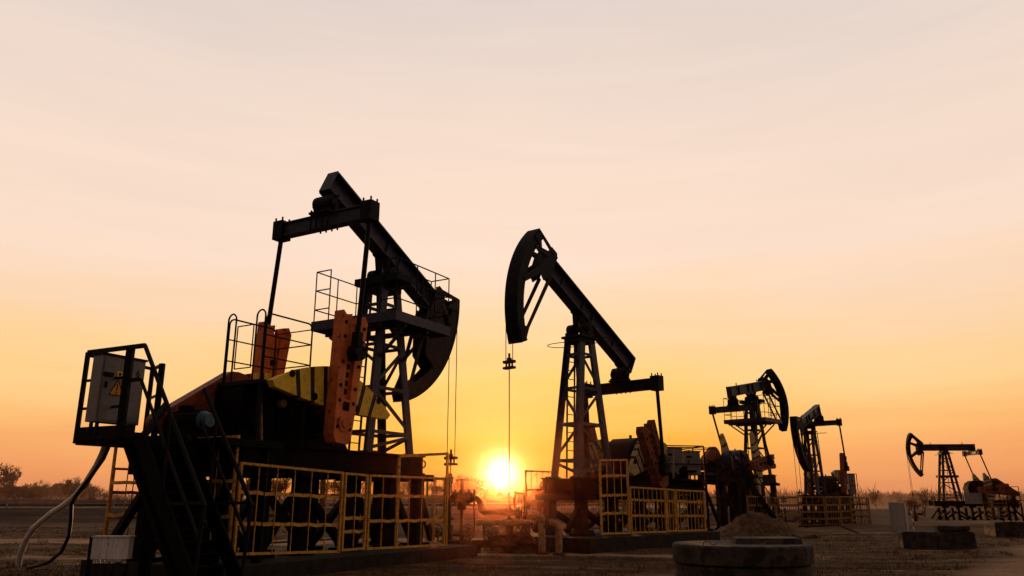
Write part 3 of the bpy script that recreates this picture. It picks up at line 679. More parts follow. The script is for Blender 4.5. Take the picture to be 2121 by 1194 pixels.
# ------------------------------------------------------------------ cabinet stand with stairs (left foreground)
def cabinet_stand():
    t = thing('stair_platform', 'dark steel platform with railings and steep stairs beside the largest pumpjack', 'platform', (-7, 15.2, 0)); T = rel(t)
    s = Vector((.868, -.496, 0)); n = Vector((.496, .868, 0)); Z = Vector((0, 0, 1))
    Lc = Vector((-8.29, 15.22, 0)); Nc = Vector((-7.22, 14.72, 0)); C2 = Vector((-6.85, 14.49, 0)); Rc = Vector((-7.05, 15.75, 0)); Bc = Lc + n * 1.45
    zd = 2.60
    mb = MB(T); mb.prism([Lc + Z * (zd - .13), Nc + Z * (zd - .13), C2 + Z * (zd - .13), C2 + n * 1.0 + Z * (zd - .13), Rc + n * .4 + Z * (zd - .13), Bc + Z * (zd - .13)], (0, 0, .13))
    # landing that reaches the machine
    q0 = C2 + n * .02 + Z * (zd - .2); mb.prism([C2 + n * 1.02 + Z * (zd - .15), C2 + n * 1.02 + s * 1.1 + Z * (zd - .15), C2 + n * 2.6 + s * 1.1 + Z * (zd - .15), C2 + n * 2.6 - s * .3 + Z * (zd - .15)], (0, 0, .145))
    mb.build('deck', 'black', t)
    mb = MB(T)
    for a, b in ((Lc, Nc), (Nc, C2), (Lc, Bc)): mb.bar(a + Z * (zd + .08), b + Z * (zd + .08), .02, .24)
    mb.build('toe_board', 'dark', t)
    mb = MB(T); zr = 4.25; k = .07
    mb.bar(Lc + Z * zr, C2 + Z * zr, .05, .085)
    for z in (zr - .56, zr - 1.1): mb.bar(Lc + Z * z, Nc + Z * z, .03, .05)
    mb.bar(Lc + Z * (zd - .1), Lc + Z * zr, .07, .07); mb.bar(Nc + Z * (zd - .1), Nc + Z * zr, .13, .10)
    mb.bar(Rc + Z * (zd - .1), Rc + Z * 4.12, .10, .08); mb.bar(Bc + Z * zd, Bc + Z * 4.15, .07)
    mb.bar(Bc + Z * 4.12, Rc + Z * 4.1, .045, .06); mb.bar(Lc + Z * 4.2, Bc + Z * 4.13, .045, .06)
    for z in (3.5, 2.95): mb.bar(Bc + Z * z, Rc + Z * z, .03, .05)
    mb.bar(Nc + Z * 3.62, C2 - s * .05 + Z * 3.62, .04, .07)
    mb.bar(C2 - s * .05 + n * .2 + Z * (zd - .05), at(344, 839, 15.8), .09, .12)
    mb.build('railing', 'dark', t)
    # stairs: rail line z = 4.25 - 1.39 t
    def SP(tt, z, k=0.0): return C2 + s * tt + n * k + Z * z
    mb = MB(T); sl = 1.39
    for kk in (.02, .98):
        a, b = SP(.12, zd - .02, kk), SP(2.0, zd - .02 - 1.88 * sl, kk); mb.bar(a, b, .05, .30)
    mb.build('stringer', 'black', t)
    for i in range(12):
        tt = .22 + 1.75 * i / 12; z = zd - .05 - (tt - .12) * sl
        m2 = MB(T); m2.hexa([SP(tt - .11, z - .03, .05), SP(tt + .09, z - .03, .05), SP(tt + .09, z - .03, .95), SP(tt - .11, z - .03, .95), SP(tt - .11, z, .05), SP(tt + .09, z, .05), SP(tt + .09, z, .95), SP(tt - .11, z, .95)])
        m2.hexa([SP(tt - .13, z - .20, .05), SP(tt - .112, z - .20, .05), SP(tt - .112, z - .20, .95), SP(tt - .13, z - .20, .95), SP(tt - .13, z, .05), SP(tt - .112, z, .05), SP(tt - .112, z, .95), SP(tt - .13, z, .95)])
        m2.build('tread', 'black', t)
    mb = MB(T)
    for kk in (0.0, 1.0):
        t0 = 0 if kk == 0 else .52
        mb.bar(SP(t0, 4.25 - sl * t0, kk), SP(2.08, 4.25 - sl * 2.08, kk), .045, .065)
        mb.bar(SP(t0, 3.62 - sl * t0, kk), SP(2.05, 3.62 - sl * 2.05, kk), .035, .05)
        e = 2.06; mb.bar(SP(e, 4.25 - sl * e, kk), SP(e - .10, .15, kk), .05, .05)
        for tt in (.95,): mb.bar(SP(tt, 4.25 - sl * tt, kk), SP(tt, zd - sl * tt, kk), .045, .045)
        mb.bar(SP(1.15, 3.62 - sl * 1.15 - .62, kk), SP(2.0, 4.25 - sl * 2.0 - .05, kk), .04, .05)
    mb.build('handrail', 'dark', t)
    mb = MB(T)
    for p in (C2 + n * .35 + s * .25, C2 + n * 2.3 + s * .9, C2 + n * 2.4 + s * .1):
        mb.bar(p + Z * 0, p + Z * (zd - .13), .16, .16)
    mb.bar(C2 + n * .4 + Z * (zd - .2), C2 + s * 1.4 + n * 1.0 + Z * .2, .24, .12); mb.bar(Nc + n * .2 + Z * (zd - .14), C2 + s * .3 + n * .3 + Z * 1.5, .12, .12); mb.bar(C2 + n * 1.6 + s * .9 + Z * (zd - .2), C2 + n * 2.2 - s * .6 + Z * .2, .2, .2)
    mb.bar(Nc + n * .3 - s * .05 + Z * (zd - .14), SP(1.35, .05, .3), .30, .10)
    mb.build('support_leg', 'black', t)
cabinet_stand()

def cabinet(label, P1, a, b, la, lb, z0, z1, group=None, door=True, marks=False, m='grey'):
    t = thing('control_cabinet', label, 'electrical cabinet', (P1.x, P1.y, z0), group=group); T = rel(t); Z = Vector((0, 0, 1)); P1 = Vector((P1.x, P1.y, 0))
    mb = MB(T); q = [P1, P1 + a * la, P1 + a * la + b * lb, P1 + b * lb]
    mb.hexa([p + Z * z0 for p in q] + [p + Z * z1 for p in q]); mb.build('body', m, t)
    mb = MB(T); q2 = [P1 - a * .03 - b * .03, P1 + a * (la + .03) - b * .03, P1 + a * (la + .03) + b * (lb + .03), P1 - a * .03 + b * (lb + .03)]
    mb.hexa([p + Z * (z1 + .002) for p in q2] + [p + Z * (z1 + .04) for p in q2]); mb.build('lid', 'dark', t)
    for u in (.1, la - .1):
        for v in (.06, lb - .06): mb = MB(T); p = P1 + a * u + b * v; mb.bar(p + Z * (z0 - .26), p + Z * z0, .05); mb.build('foot', 'dark', t)
    if door:
        mb = MB(T); o = -b * .018
        q3 = [P1 + a * .05 + o, P1 + a * (la - .05) + o, P1 + a * (la - .05) - b * .001, P1 + a * .05 - b * .001]
        mb.hexa([p + Z * (z0 + .04) for p in q3] + [p + Z * (z1 - .04) for p in q3]); dr = mb.build('door', m, t)
        mb = MB(T); h = P1 + a * .12 - b * .03 + Z * (z0 * .45 + z1 * .55); mb.bar(h - Z * .05, h + Z * .06, .035, .04); mb.bar(h + Z * .2 - a * .07, h + Z * .2 + a * .12, .05, .07); mb.build('handle', 'dark', dr)
    return t
av, bv = Vector((.42, .907, 0)), Vector((-.85, .5, 0)).normalized()
P1 = Vector((-7.65, 14.58, 0))
cab = cabinet('grey control cabinet with an orange warning triangle, on the raised platform at far left', P1, av, bv, .96, .30, 2.86, 4.10, marks=True)
T = rel(cab); o_ = -bv * .022; Z = Vector((0, 0, 1))
mb = MB(T)
def onface(u, z, k=1.0): return P1 + av * u + o_ * k + Z * z
mb.prism([onface(.22, 3.38), onface(.52, 3.38), onface(.37, 3.66)], o_ * .1)
wt = mb.build('warning_triangle', 'sign', cab)
mb = MB(T)
for (p, q) in (((.215, 3.375), (.525, 3.375)), ((.525, 3.375), (.37, 3.665)), ((.37, 3.665), (.215, 3.375))):
    mb.bar(onface(*p, 1.15), onface(*q, 1.15), .006, .016)
mb.bar(onface(.37, 3.46, 1.2), onface(.37, 3.59, 1.2), .006, .028); mb.bar(onface(.37, 3.405, 1.2), onface(.37, 3.435, 1.2), .006, .03)
mb.build('warning_symbol', 'stripe', wt)
mb = MB(T); mb.prism([onface(.33, 3.72), onface(.46, 3.72), onface(.46, 3.83), onface(.33, 3.83)], o_ * .1); lbq = mb.build('yellow_tag', 'yellow', cab)
mb = MB(T); mb.bar(onface(.37, 3.775, 1.2), onface(.42, 3.775, 1.2), .006, .05); mb.build('tag_symbol', 'stripe', lbq)
def text(body, size, loc, a, parent, m, name):
    cu = bpy.data.curves.new(name, 'FONT'); cu.body = body; cu.size = size; cu.extrude = .002; cu.align_x = 'CENTER'
    ob = bpy.data.objects.new(name, cu); dg = bpy.context.evaluated_depsgraph_get(); me = bpy.data.meshes.new_from_object(ob.evaluated_get(dg)) if False else None
    col.objects.link(ob); bpy.context.view_layer.update(); dg = bpy.context.evaluated_depsgraph_get(); me = bpy.data.meshes.new_from_object(ob.evaluated_get(dg))
    bpy.data.objects.remove(ob)
    nrm = a.cross(Z); X = a; mtx = Matrix(((X.x, 0, nrm.x, loc.x), (X.y, 0, nrm.y, loc.y), (X.z, 1, nrm.z, loc.z), (0, 0, 0, 1)))
    me.transform(mtx); me.materials.clear(); me.materials.append(M[m]); o = bpy.data.objects.new(name, me); col.objects.link(o); o.parent = parent; return o
text('6', .2, onface(.80, 3.78, 1.2) - cab.location, av, cab, 'stripe', 'painted_number')

# junction box on legs
t = thing('junction_box', 'rusty white metal junction box on two legs, beside the foot of the stairs', 'junction box', (-6.8, 14.1, 0)); T = rel(t)
mb = MB(T); mb.box(-7.10, -6.48, 14.0, 14.18, .50, .85); mb.build('body', 'white', t)
mb = MB(T); mb.box(-7.12, -6.46, 13.975, 14.2, .853, .875); mb.build('lid', 'white', t)
mb = MB(T); mb.bar((-7.16, 14.1, -.1), (-7.16, 14.1, .88), .06); mb.build('leg', 'dark', t); mb = MB(T); mb.bar((-6.55, 14.15, -.1), (-6.55, 14.15, .5), .05); mb.build('leg', 'dark', t)
for i, x in enumerate((-7.06, -7.0, -6.92, -6.86, -6.76, -6.56)):
    mb = MB(T); mb.tube((x, 14.09, .43), (x, 14.09, .497), .038, .018, n=10); mb.build('cable_gland', 'white', t, True)
mb = MB(T)
for x in (-7.06, -7.0, -6.92, -6.86, -6.76, -6.56): mb.path([(x, 14.09, .43), (x + .01, 14.1, .3), (-6.93 + (x + 6.9) * .3, 14.12, .1), (-6.93 + (x + 6.9) * .3, 14.12, -.1)], .02, 6)
mb.build('cable', 'cable', t)

# conduits
pts = [at(*p) for p in ((219, 920, 15.7), (212, 940, 15.8), (200, 965, 16), (175, 1005, 16.3), (157, 1027, 16.6), (140, 1042, 16.8), (105, 1065, 17.3), (86, 1080, 17.6), (70, 1095, 17.9), (55, 1117, 18.2), (46, 1137, 18.35), (40, 1158, 18.5), (38, 1175, 18.6))]
t = thing('cable_conduit', 'thick pale grey conduit curving from the platform down to the grass', 'conduit', (pts[-1].x, pts[-1].y, 0)); T = rel(t)
mb = MB(T); mb.path(pts, .062, 12); mb.build('pipe', 'conduit', t, True)
for i in (3, 5, 6, 8, 10):
    mb = MB(T); d = (pts[i + 1] - pts[i]).normalized() * .07; mb.tube(pts[i] - d, pts[i] + d, .072, n=12); mb.build('coupling', 'conduit', t, True)
pts = [at(*p) for p in ((228, 920, 15.6), (215, 950, 15.8), (190, 985, 16), (160, 1022, 16.35), (148, 1045, 16.5), (147, 1075, 16.8), (143, 1110, 17), (128, 1142, 17.2), (105, 1162, 17.3), (80, 1172, 17.5), (58, 1176, 17.7))]
mb = MB(); mb.path(pts, .038, 8); o = mb.build('loose_cable', 'cable', None, True); tag(o, 'thin dark cable hanging in a loop behind the pale conduit to the grass', 'cable')

# ------------------------------------------------------------------ wellheads and pipes
def handwheel(mb, c, nrm, r):
    mb.ring(c, nrm, r, r * .11, 18, 6); c = Vector(c); nr = Vector(nrm).normalized(); up = Vector((0, 0, 1)) if abs(nr.z) < .9 else Vector((1, 0, 0)); x = nr.cross(up).normalized(); y = nr.cross(x)
    for k in range(3):
        a = k * math.pi / 3 + .3; e = (x * math.cos(a) + y * math.sin(a)) * r; mb.bar(c - e, c + e, r * .13, r * .13, nr)
    mb.tube(c - nr * r * .5, c + nr * r * .2, r * .16, n=8)
def wellhead(label, loc, top, sc_=1.0, side=1):
    t = thing('wellhead', label, 'wellhead', loc, group='wellheads under the horse heads'); q = sc_
    mb = MB(); mb.tube((0, 0, -.1), (0, 0, .22 * q), .17 * q, n=16); mb.tube((0, 0, .2 * q), (0, 0, .26 * q), .27 * q, n=18); mb.tube((0, 0, .27 * q), (0, 0, .33 * q), .27 * q, n=18); mb.tube((0, 0, .3 * q), (0, 0, .75 * q), .12 * q, n=14)
    for k in range(8): a = k * math.pi / 4; mb.tube((.22 * q * math.cos(a), .22 * q * math.sin(a), .17 * q), (.22 * q * math.cos(a), .22 * q * math.sin(a), .37 * q), .022 * q, n=6)
    mb.tube((-.32 * q, 0, .5 * q), (.32 * q, 0, .5 * q), .07 * q, n=10); mb.tube((-.34 * q, 0, .5 * q), (-.3 * q, 0, .5 * q), .13 * q, n=12); mb.tube((.3 * q, 0, .5 * q), (.34 * q, 0, .5 * q), .13 * q, n=12)
    mb.build('casing_head', 'valve', t, True)
    mb = MB(); mb.tube((0, 0, .75 * q), (0, 0, top - .28), .055 * q, n=10); mb.tube((0, 0, .9 * q), (0, 0, .96 * q), .13 * q, n=12); mb.tube((0, 0, top - .3), (0, 0, top), .085 * q, .05 * q, n=12); mb.tube((0, 0, top - .16), (0, 0, top - .1), .1 * q, n=8); mb.build('stuffing_box', 'valve', t, True)
    for sx in (-1, 1):
        mb = MB(); mb.tube((sx * .34 * q, 0, .5 * q), (sx * .56 * q, 0, .5 * q), .10 * q, n=12); mb.tube((sx * .58 * q, -.02, .5 * q), (sx * .62 * q, -.02, .5 * q), .14 * q, n=12)
        mb.tube((sx * .46 * q, 0, .5 * q), (sx * .46 * q + .1 * side * q, -.28 * q, .62 * q), .035 * q, n=8); v = mb.build('gate_valve', 'valve', t, True)
        mb = MB(); handwheel(mb, (sx * .46 * q + .11 * side * q, -.3 * q, .63 * q), (.35 * side, -1, .35), .16 * q); mb.build('hand_wheel', 'valve', v)
    return t
pA = wp('A', 3.597, 0); pB = wp('B', 3.597, 0); pC = wp('C', 3.597, 0); pD = wp('D', 3.597, 0); pE = wp('E', 3.597, 0)
wellhead('dark wellhead with hand wheels at the right end of the largest fence', (pA.x, pA.y, 0), 2.25, 1.0)
wellhead('wellhead in the glow of the sun, among the pipes under the raised horse head', (pB.x, pB.y, 0), 1.35, 1.0, -1)
wellhead('small wellhead under the right facing horse head', (pC.x, pC.y, -.3), 1.3, 1.0)
wellhead('small wellhead inside the cage fence of the head on pumpjack', (pD.x, pD.y, -.3), 1.3, 1.0)
wellhead('pale tipped wellhead standing left of the farthest pumpjack', (pE.x, pE.y, 0), 1.2, .9)
Y0 = 24.0
def P2(px, py, Y=Y0): return at(px, py, Y)
def pipe(name, label, pts, r, m, fl=(), cat='pipe'):
    b = Vector(pts[0]); lo = min(p.z for p in pts); t = thing(name, label, cat, (b.x, b.y, min(lo, 0))); T = rel(t)
    # round the elbows
    sm = [pts[0]]
    for i in range(1, len(pts) - 1):
        p, q, s_ = pts[i - 1], pts[i], pts[i + 1]; d1 = min(.16, (p - q).length * .45); d2 = min(.16, (s_ - q).length * .45)
        a, c = q + (p - q).normalized() * d1, q + (s_ - q).normalized() * d2
        for k in range(6): u = k / 5; sm.append(a * (1 - u) ** 2 + q * 2 * u * (1 - u) + c * u * u)
    sm.append(pts[-1]); mb = MB(T); mb.path(sm, r, 12); mb.build('pipe_run', m, t, True)
    for (i, f) in fl:
        c = pts[i].lerp(pts[i + 1], f); d = (pts[i + 1] - pts[i]).normalized(); mb = MB(T)
        mb.tube(c - d * .05, c - d * .008, r * 1.9, n=14); mb.tube(c + d * .008, c + d * .05, r * 1.9, n=14)
        x = d.cross(Vector((0, 0, 1))); x = x.normalized() if x.length > .1 else Vector((1, 0, 0)); y = d.cross(x)
        for k in range(6): a = k * math.pi / 3; e = (x * math.cos(a) + y * math.sin(a)) * r * 1.55; mb.tube(c + e - d * .08, c + e + d * .08, .012, n=5)
        mb.build('flange', 'valve', t, True)
    return t
pipe('flow_pipe', 'upper horizontal flow pipe crossing in front of the sun glow', [P2(925, 1031), P2(993, 1033), P2(996, 1061), P2(1082, 1063)], .085, 'valve', [(0, .3), (0, .65), (2, .9)])
pipe('flow_pipe', 'lower straight pipe running between the two wellheads', [P2(986, 1082, 23.8), P2(1108, 1084, 23.8)], .085, 'pipe', [(0, .97)])
pipe('riser_pipe', 'taller pale elbow pipe bending down into the ground in front of the tower', [P2(1084, 1062, 23.4), P2(1122, 1067, 23.4), Vector((P2(1122, 1067, 23.4).x, 23.4, -.1))], .10, 'pipe', [(0, .1), (1, .92)])
pipe('riser_pipe', 'shorter pale elbow pipe right of the taller one', [P2(1128, 1081, 23.0), P2(1157, 1085, 23.0), Vector((P2(1157, 1085, 23.0).x, 23.0, -.1))], .095, 'pipe', [(0, .15), (1, .9)])
pipe('drain_pipe', 'thin dark hooked pipe hanging down left of the hand wheel', [P2(1001, 1083, 23.6), P2(1002, 1118, 23.6), P2(1010, 1127, 23.6), P2(1030, 1129, 23.6)], .022, 'valve')
pipe('drain_pipe', 'thin dark pipe dropping from the upper pipe near the left wellhead', [P2(981, 1035, 23.9), P2(983, 1108, 23.9), P2(975, 1118, 23.9), P2(955, 1122, 23.9)], .02, 'valve')
# big hand valve with T handle left of the sun
c = P2(957, 1031, 23.9); t = thing('stop_valve', 'squat stop valve with a flat T shaped handle on top, left of the sun', 'valve', (c.x, c.y, 0)); T = rel(t)
mb = MB(T); mb.tube(c - Vector((.3, 0, 0)), c + Vector((.3, 0, 0)), .15, n=14)
for dx in (-.36, -.2, .2, .36): mb.tube(c + Vector((dx - .025, 0, 0)), c + Vector((dx + .025, 0, 0)), .24, n=14)
mb.tube(c + Vector((0, 0, -.35)), c + Vector((0, 0, .22)), .14, .10, n=12); mb.build('body', 'valve', t, True)
mb = MB(T); mb.tube(c + Vector((0, 0, .2)), c + Vector((0, 0, .5)), .07, .045, n=10); mb.build('stem', 'valve', t, True)
mb = MB(T); handwheel(mb, c + Vector((0, 0, .5)), (0, 0, 1), .19); mb.build('hand_wheel', 'valve', t)
mb = MB(T); mb.bar((c.x, c.y, -.1), (c.x, c.y, c.z - .3), .09); mb.build('support', 'valve', t)
# side valves with tilted wheels
for px, py, yy, lab in ((968, 1103, 23.3, 'valve assembly with a tilted hand wheel, at the foot of the left wellhead'), (1022, 1103, 23.3, 'valve assembly with a tilted hand wheel, in the red glow below the lower pipe'), (1088, 1100, 23.9, 'blocky valve cluster between the hand wheel valve and the pale elbow pipes')):
    c = P2(px, py, yy); t = thing('hand_valve', lab, 'valve', (c.x, c.y, 0)); T = rel(t); sg = -1 if px > 1000 else 1
    mb = MB(T); mb.tube(c + Vector((-.05 * sg, .1, -.05)), c + Vector((-.32 * sg, .2, -.34)), .045, n=8); b0_ = Vector((c.x - .45 * sg * (-1 if px < 1000 else -1) * (1 if px > 1000 else -1), c.y + .25, .26))
    mb.tube(b0_ - Vector((.38, 0, .02)), b0_ + Vector((.38, 0, .02)), .12, n=12)
    for dx in (-.4, -.22, .22, .4): mb.tube(b0_ + Vector((dx - .025, 0, 0)), b0_ + Vector((dx + .025, 0, 0)), .19, n=14)
    mb.tube(b0_, Vector((c.x - .32 * sg, c.y + .2, c.z - .34)), .09, .06, n=10)
    mb.tube(b0_ - Vector((0, 0, .4)), b0_, .1, n=10); mb.build('body', 'valve', t, True)
    mb = MB(T); handwheel(mb, c, (.75 * sg, -.6, .5), .17); mb.build('hand_wheel', 'valve', t)
# small sign on the front of pumpjack B
c = P2(1124, 1056, 24.6); t = thing('number_plate', 'small dark numbered plate fixed in front of the foundation behind the pale pipes', 'sign', (c.x, c.y, 0)); T = rel(t)
mb = MB(T); mb.box(c.x - .18, c.x + .18, c.y, c.y + .02, c.z - .22, c.z + .22); mb.build('plate', 'guard', t)
mb = MB(T); mb.bar((c.x, c.y + .04, -.1), (c.x, c.y + .04, c.z + .2), .05); mb.build('post', 'dark', t)
text('1', .26, Vector((0, -.012, c.z - .08)), Vector((1, 0, 0)), t, 'white', 'painted_number')
# pipe in front of pumpjack D
a1, a2 = at(1655, 1092, 47), at(1738, 1091, 47)
pipe('flow_pipe', 'thin pipe bending to the ground in front of the head on pumpjack', [Vector((a1.x, 47, .05)), Vector((a2.x, 47, .12)), Vector((a2.x + .5, 45.2, -.35))], .06, 'valve', [(0, .2)])

# ------------------------------------------------------------------ cabinets on stands near the other pumpjacks
def stand(label, P, a, b, la, lb, zd, zr, m='dark'):
    t = thing('cabinet_stand', label, 'platform', (P.x, P.y, 0)); T = rel(t); Z = Vector((0, 0, 1)); P = Vector((P.x, P.y, 0)); q = [P, P + a * la, P + a * la + b * lb, P + b * lb]
    mb = MB(T); mb.hexa([p + Z * (zd - .1) for p in q] + [p + Z * zd for p in q]); mb.build('deck', m, t)
    for p in q: mb = MB(T); mb.bar(p - Z * .35, p + Z * (zd - .1), .09); mb.build('leg', m, t)
    mb = MB(T)
    for i in range(4):
        for z in (zr, (zr + zd) / 2): mb.bar(q[i] + Z * z, q[(i + 1) % 4] + Z * z, .04)
        mb.bar(q[i] + Z * zd, q[i] + Z * zr, .045)
    mb.bar(q[0] + Z * .2, q[1] + Z * (zd - .2), .05); mb.build('railing', m, t)
    return t
hB = R(228.3); aB = Vector((-math.cos(hB), -math.sin(hB), 0)); bB = Vector((-math.sin(hB), math.cos(hB), 0))
q = at(1375, 990, 30.8); ax = Vector((.97, .24, 0)).normalized(); bx_ = Vector((-.24, .97, 0)).normalized()
stand('dark railed stand carrying two grey cabinets, behind the fence gate of the second pumpjack', Vector((q.x, q.y, 0)), ax, bx_, 1.72, .9, 2.12, 3.50)
for i, (pxa, lab) in enumerate(((1381, 'left one of two grey cabinets on the stand right of the second pumpjack'), (1421, 'right one of two grey cabinets on the stand right of the second pumpjack'))):
    q = at(pxa, 972, 30.95 + .18 * i); cabinet(lab, Vector((q.x, q.y, 0)), ax, bx_, .68 if i == 0 else .62, .4, 2.42, 3.42 if i == 0 else 3.28, group='pair of grey cabinets')
# C: cabinet platform at its tail
hC = R(47.4); aC = Vector((math.cos(hC), math.sin(hC), 0)); bC = Vector((-math.sin(hC), math.cos(hC), 0))
stand('dark railed stand at the tail of the platform topped pumpjack', wp('C', -7.6, .6), -aC, -bC, 1.3, 1.7, 2.9, 4.2)
t = thing('steep_stairs', 'dark steep stairs descending beside the platform topped pumpjack', 'stairs', tuple(wp('C', -5.2, -1.0))); T = rel(t)
A_, B_ = wp('C', -5.6, -1.0, .1), wp('C', -3.4, -2.3); B_.z = -.25
mb = MB(T)
for o in (Vector((0, 0, 0)), Vector((.75, .45, 0))): mb.bar(A_ + o, B_ + o, .06, .28)
mb.build('stringer', 'black', t)
for i in range(11):
    p = A_.lerp(B_, (i + .5) / 11); mb = MB(T); mb.bar(p, p + Vector((.75, .45, 0)), .26, .04); mb.build('tread', 'black', t)
mb = MB(T)
for o in (Vector((0, 0, 0)), Vector((.75, .45, 0))):
    mb.bar(A_ + o + Vector((0, 0, 1.1)), B_ + o + Vector((0, 0, 1.1)), .045)
    for f in (0, .5, 1): p = A_.lerp(B_, f) + o; mb.bar(p, p + Vector((0, 0, 1.1)), .04)
mb.build('handrail', 'dark', t)
# D: tall thin cabinet in a frame
q = wp('D', -5.9, .9); hD = R(232.4); ux = Vector((.94, .34, 0)); vx = Vector((-.34, .94, 0))
cabinet('tall pale cabinet in a dark frame at the tail of the head on pumpjack', Vector((q.x + .1, q.y, 0)), ux, vx, .5, .4, 1.95, 3.5)
stand('narrow dark frame stand round the tall pale cabinet', Vector((q.x, q.y, 0)) - ux * .05 - vx * .1, ux, vx, .75, .7, 1.75, 3.55)
# E: railed platform at its tail
stand('small railed platform at the right end of the farthest pumpjack', wp('E', -4.7, 1.5), Vector((.97, .12, 0)).normalized(), Vector((-.12, .97, 0)).normalized(), 1.05, .8, 1.42, 2.5)

# ------------------------------------------------------------------ concrete pieces, mound, grey box
c = Vector((3.62, 13.1, 0))
t = thing('concrete_well', 'wide round concrete well with a flat cover in the right foreground', 'well', (c.x, c.y, 0))
def disc(mb, r, z0, z1, n=56, wob=.0, seed=0):
    rg = [r * (1 + wob * noise.noise(Vector((math.cos(2 * math.pi * i / n) * 3, math.sin(2 * math.pi * i / n) * 3, seed)))) for i in range(n)]
    vs = []
    lv_ = [(z0, 1), (z0 + .02, 1.006), (z1 - .03, 1.006), (z1, .985)]
    for z, k in lv_: vs += [(rg[i] * k * math.cos(2 * math.pi * i / n), rg[i] * k * math.sin(2 * math.pi * i / n), z + .006 * noise.noise(Vector((i * .7, z * 9, seed)))) for i in range(n)]
    fs = [tuple(range(n))[::-1], tuple(range(3 * n, 4 * n))]
    for q in range(3): fs += [(q * n + i, q * n + (i + 1) % n, (q + 1) * n + (i + 1) % n, (q + 1) * n + i) for i in range(n)]
    mb.add(vs, fs)
mb = MB(); disc(mb, 1.03, -.1, .50, wob=.015); mb.build('ring_wall', 'concrete', t)
mb = MB(); disc(mb, 1.07, .525, .80, wob=.025, seed=4); mb.build('cover_slab', 'concrete', t)
mb = MB()
for x, y, s1 in ((-.72, -.5, 1), (.42, -.35, -1)):
    mb.path([(x, y, .78), (x + .02, y, .84), (x + .1 * s1, y + .02, .85), (x + .16 * s1, y + .03, .80), (x + .22 * s1, y + .02, .82)], .009, 5)
mb.build('rebar_loop', 'ruststeel', t)
mb = MB(); mb.hexa([(3.5, 12.95, .80), (4.50, 12.8, .80), (4.58, 13.5, .80), (3.6, 13.6, .80), (3.52, 12.97, .88), (4.48, 12.82, .885), (4.56, 13.48, .89), (3.62, 13.58, .88)])
o = mb.build('loose_slab', 'concrete'); tag(o, 'flat broken slab lying on top of the round concrete well', 'slab')
def block(label, pts4, z0, z1, name='concrete_block'):
    mb = MB(); c = sum((Vector(p) for p in pts4), Vector((0, 0, 0))) / 4
    n = 7; vs = []; 
    bmx = bmesh.new(); vv = [bmx.verts.new((p[0], p[1], z)) for z in (z0, z1) for p in pts4]
    for f in [(0, 3, 2, 1), (4, 5, 6, 7), (0, 1, 5, 4), (1, 2, 6, 5), (2, 3, 7, 6), (3, 0, 4, 7)]: bmx.faces.new([vv[i] for i in f])
    bmesh.ops.bevel(bmx, geom=bmx.edges[:], offset=.03, segments=2, affect='EDGES'); bmesh.ops.subdivide_edges(bmx, edges=bmx.edges[:], cuts=3, use_grid_fill=True)
    for v in bmx.verts: v.co += Vector((noise.noise(v.co * 3), noise.noise(v.co * 3 + Vector((5, 0, 0))), noise.noise(v.co * 3 + Vector((0, 7, 0))))) * .03
    me = bpy.data.meshes.new(name); bmx.to_mesh(me); bmx.free(); me.materials.append(M['concrete']); o = bpy.data.objects.new(name, me); col.objects.link(o); return tag(o, label, 'concrete block')
block('long dark concrete block lying on the grass at right', [(12.45, 26.3, 0), (14.55, 25.9, 0), (14.9, 27.0, 0), (12.8, 27.4, 0)], -.1, .50)
block('short concrete slab lying on top of the long block', [(13.55, 26.25, 0), (14.5, 26.05, 0), (14.75, 26.8, 0), (13.8, 27.0, 0)], .52, .68, 'concrete_slab')
block('dark concrete block cut off by the right edge of the photo', [(20.3, 34.6, 0), (22.6, 34.1, 0), (22.9, 35.6, 0), (20.6, 36, 0)], -.1, .58)
for x, lab in ((12.9, 'rebar loop on the left end of the long concrete block'), (13.2, 'thin rebar loop left of the slab on the long block')): pass
# mound
mb = MB(); nr, na = 26, 72; vs = []; cx_, cy_ = 10.2, 34.2
for i in range(nr + 1):
    for j in range(na):
        rr = i / nr; a = 2 * math.pi * j / na; x = math.cos(a) * rr * 2.55; y = math.sin(a) * rr * 1.9
        h = .93 * (1 - ss(rr)) ** .75; h *= 1 + .5 * noise.noise(Vector((x * .9, y * .9, 2))); h += .24 * noise.noise(Vector((x * 3, y * 3, 5))) * (1 - rr) + .11 * noise.noise(Vector((x * 7, y * 7, 1))) * (1 - rr)
        vs.append((x + .3 * noise.noise(Vector((a * 2, 1, 0))) * rr, y, h - .12 * rr))
fs = [(i * na + j, i * na + (j + 1) % na, (i + 1) * na + (j + 1) % na, (i + 1) * na + j) for i in range(nr) for j in range(na)]
mb.add(vs, fs); o = mb.build('soil_mound', 'soil'); o.location = (cx_, cy_, -.03); tag(o, 'low heap of soil and dead grass in front of the platform topped pumpjack', 'mound')
# grey locker
q0, q1 = (21.45, 46.9), (22.15, 46.35)
t = thing('utility_locker', 'plain grey sheet metal locker standing alone left of the farthest pumpjack', 'locker', (21.8, 46.7, -.3)); T = rel(t)
mb = MB(T); mb.hexa([(21.50, 46.7, -.35), (22.16, 46.2, -.35), (22.5, 46.65, -.35), (21.84, 47.15, -.35), (21.50, 46.7, 1.38), (22.16, 46.2, 1.34), (22.5, 46.65, 1.34), (21.84, 47.15, 1.38)]); mb.build('body', 'zinc', t)
mb = MB(T); mb.hexa([(21.53, 46.66, -.2), (22.12, 46.215, -.2), (22.11, 46.2, -.2), (21.52, 46.645, -.2), (21.53, 46.66, 1.30), (22.12, 46.215, 1.27), (22.11, 46.2, 1.27), (21.52, 46.645, 1.30)]); mb.build('door', 'zinc', t)
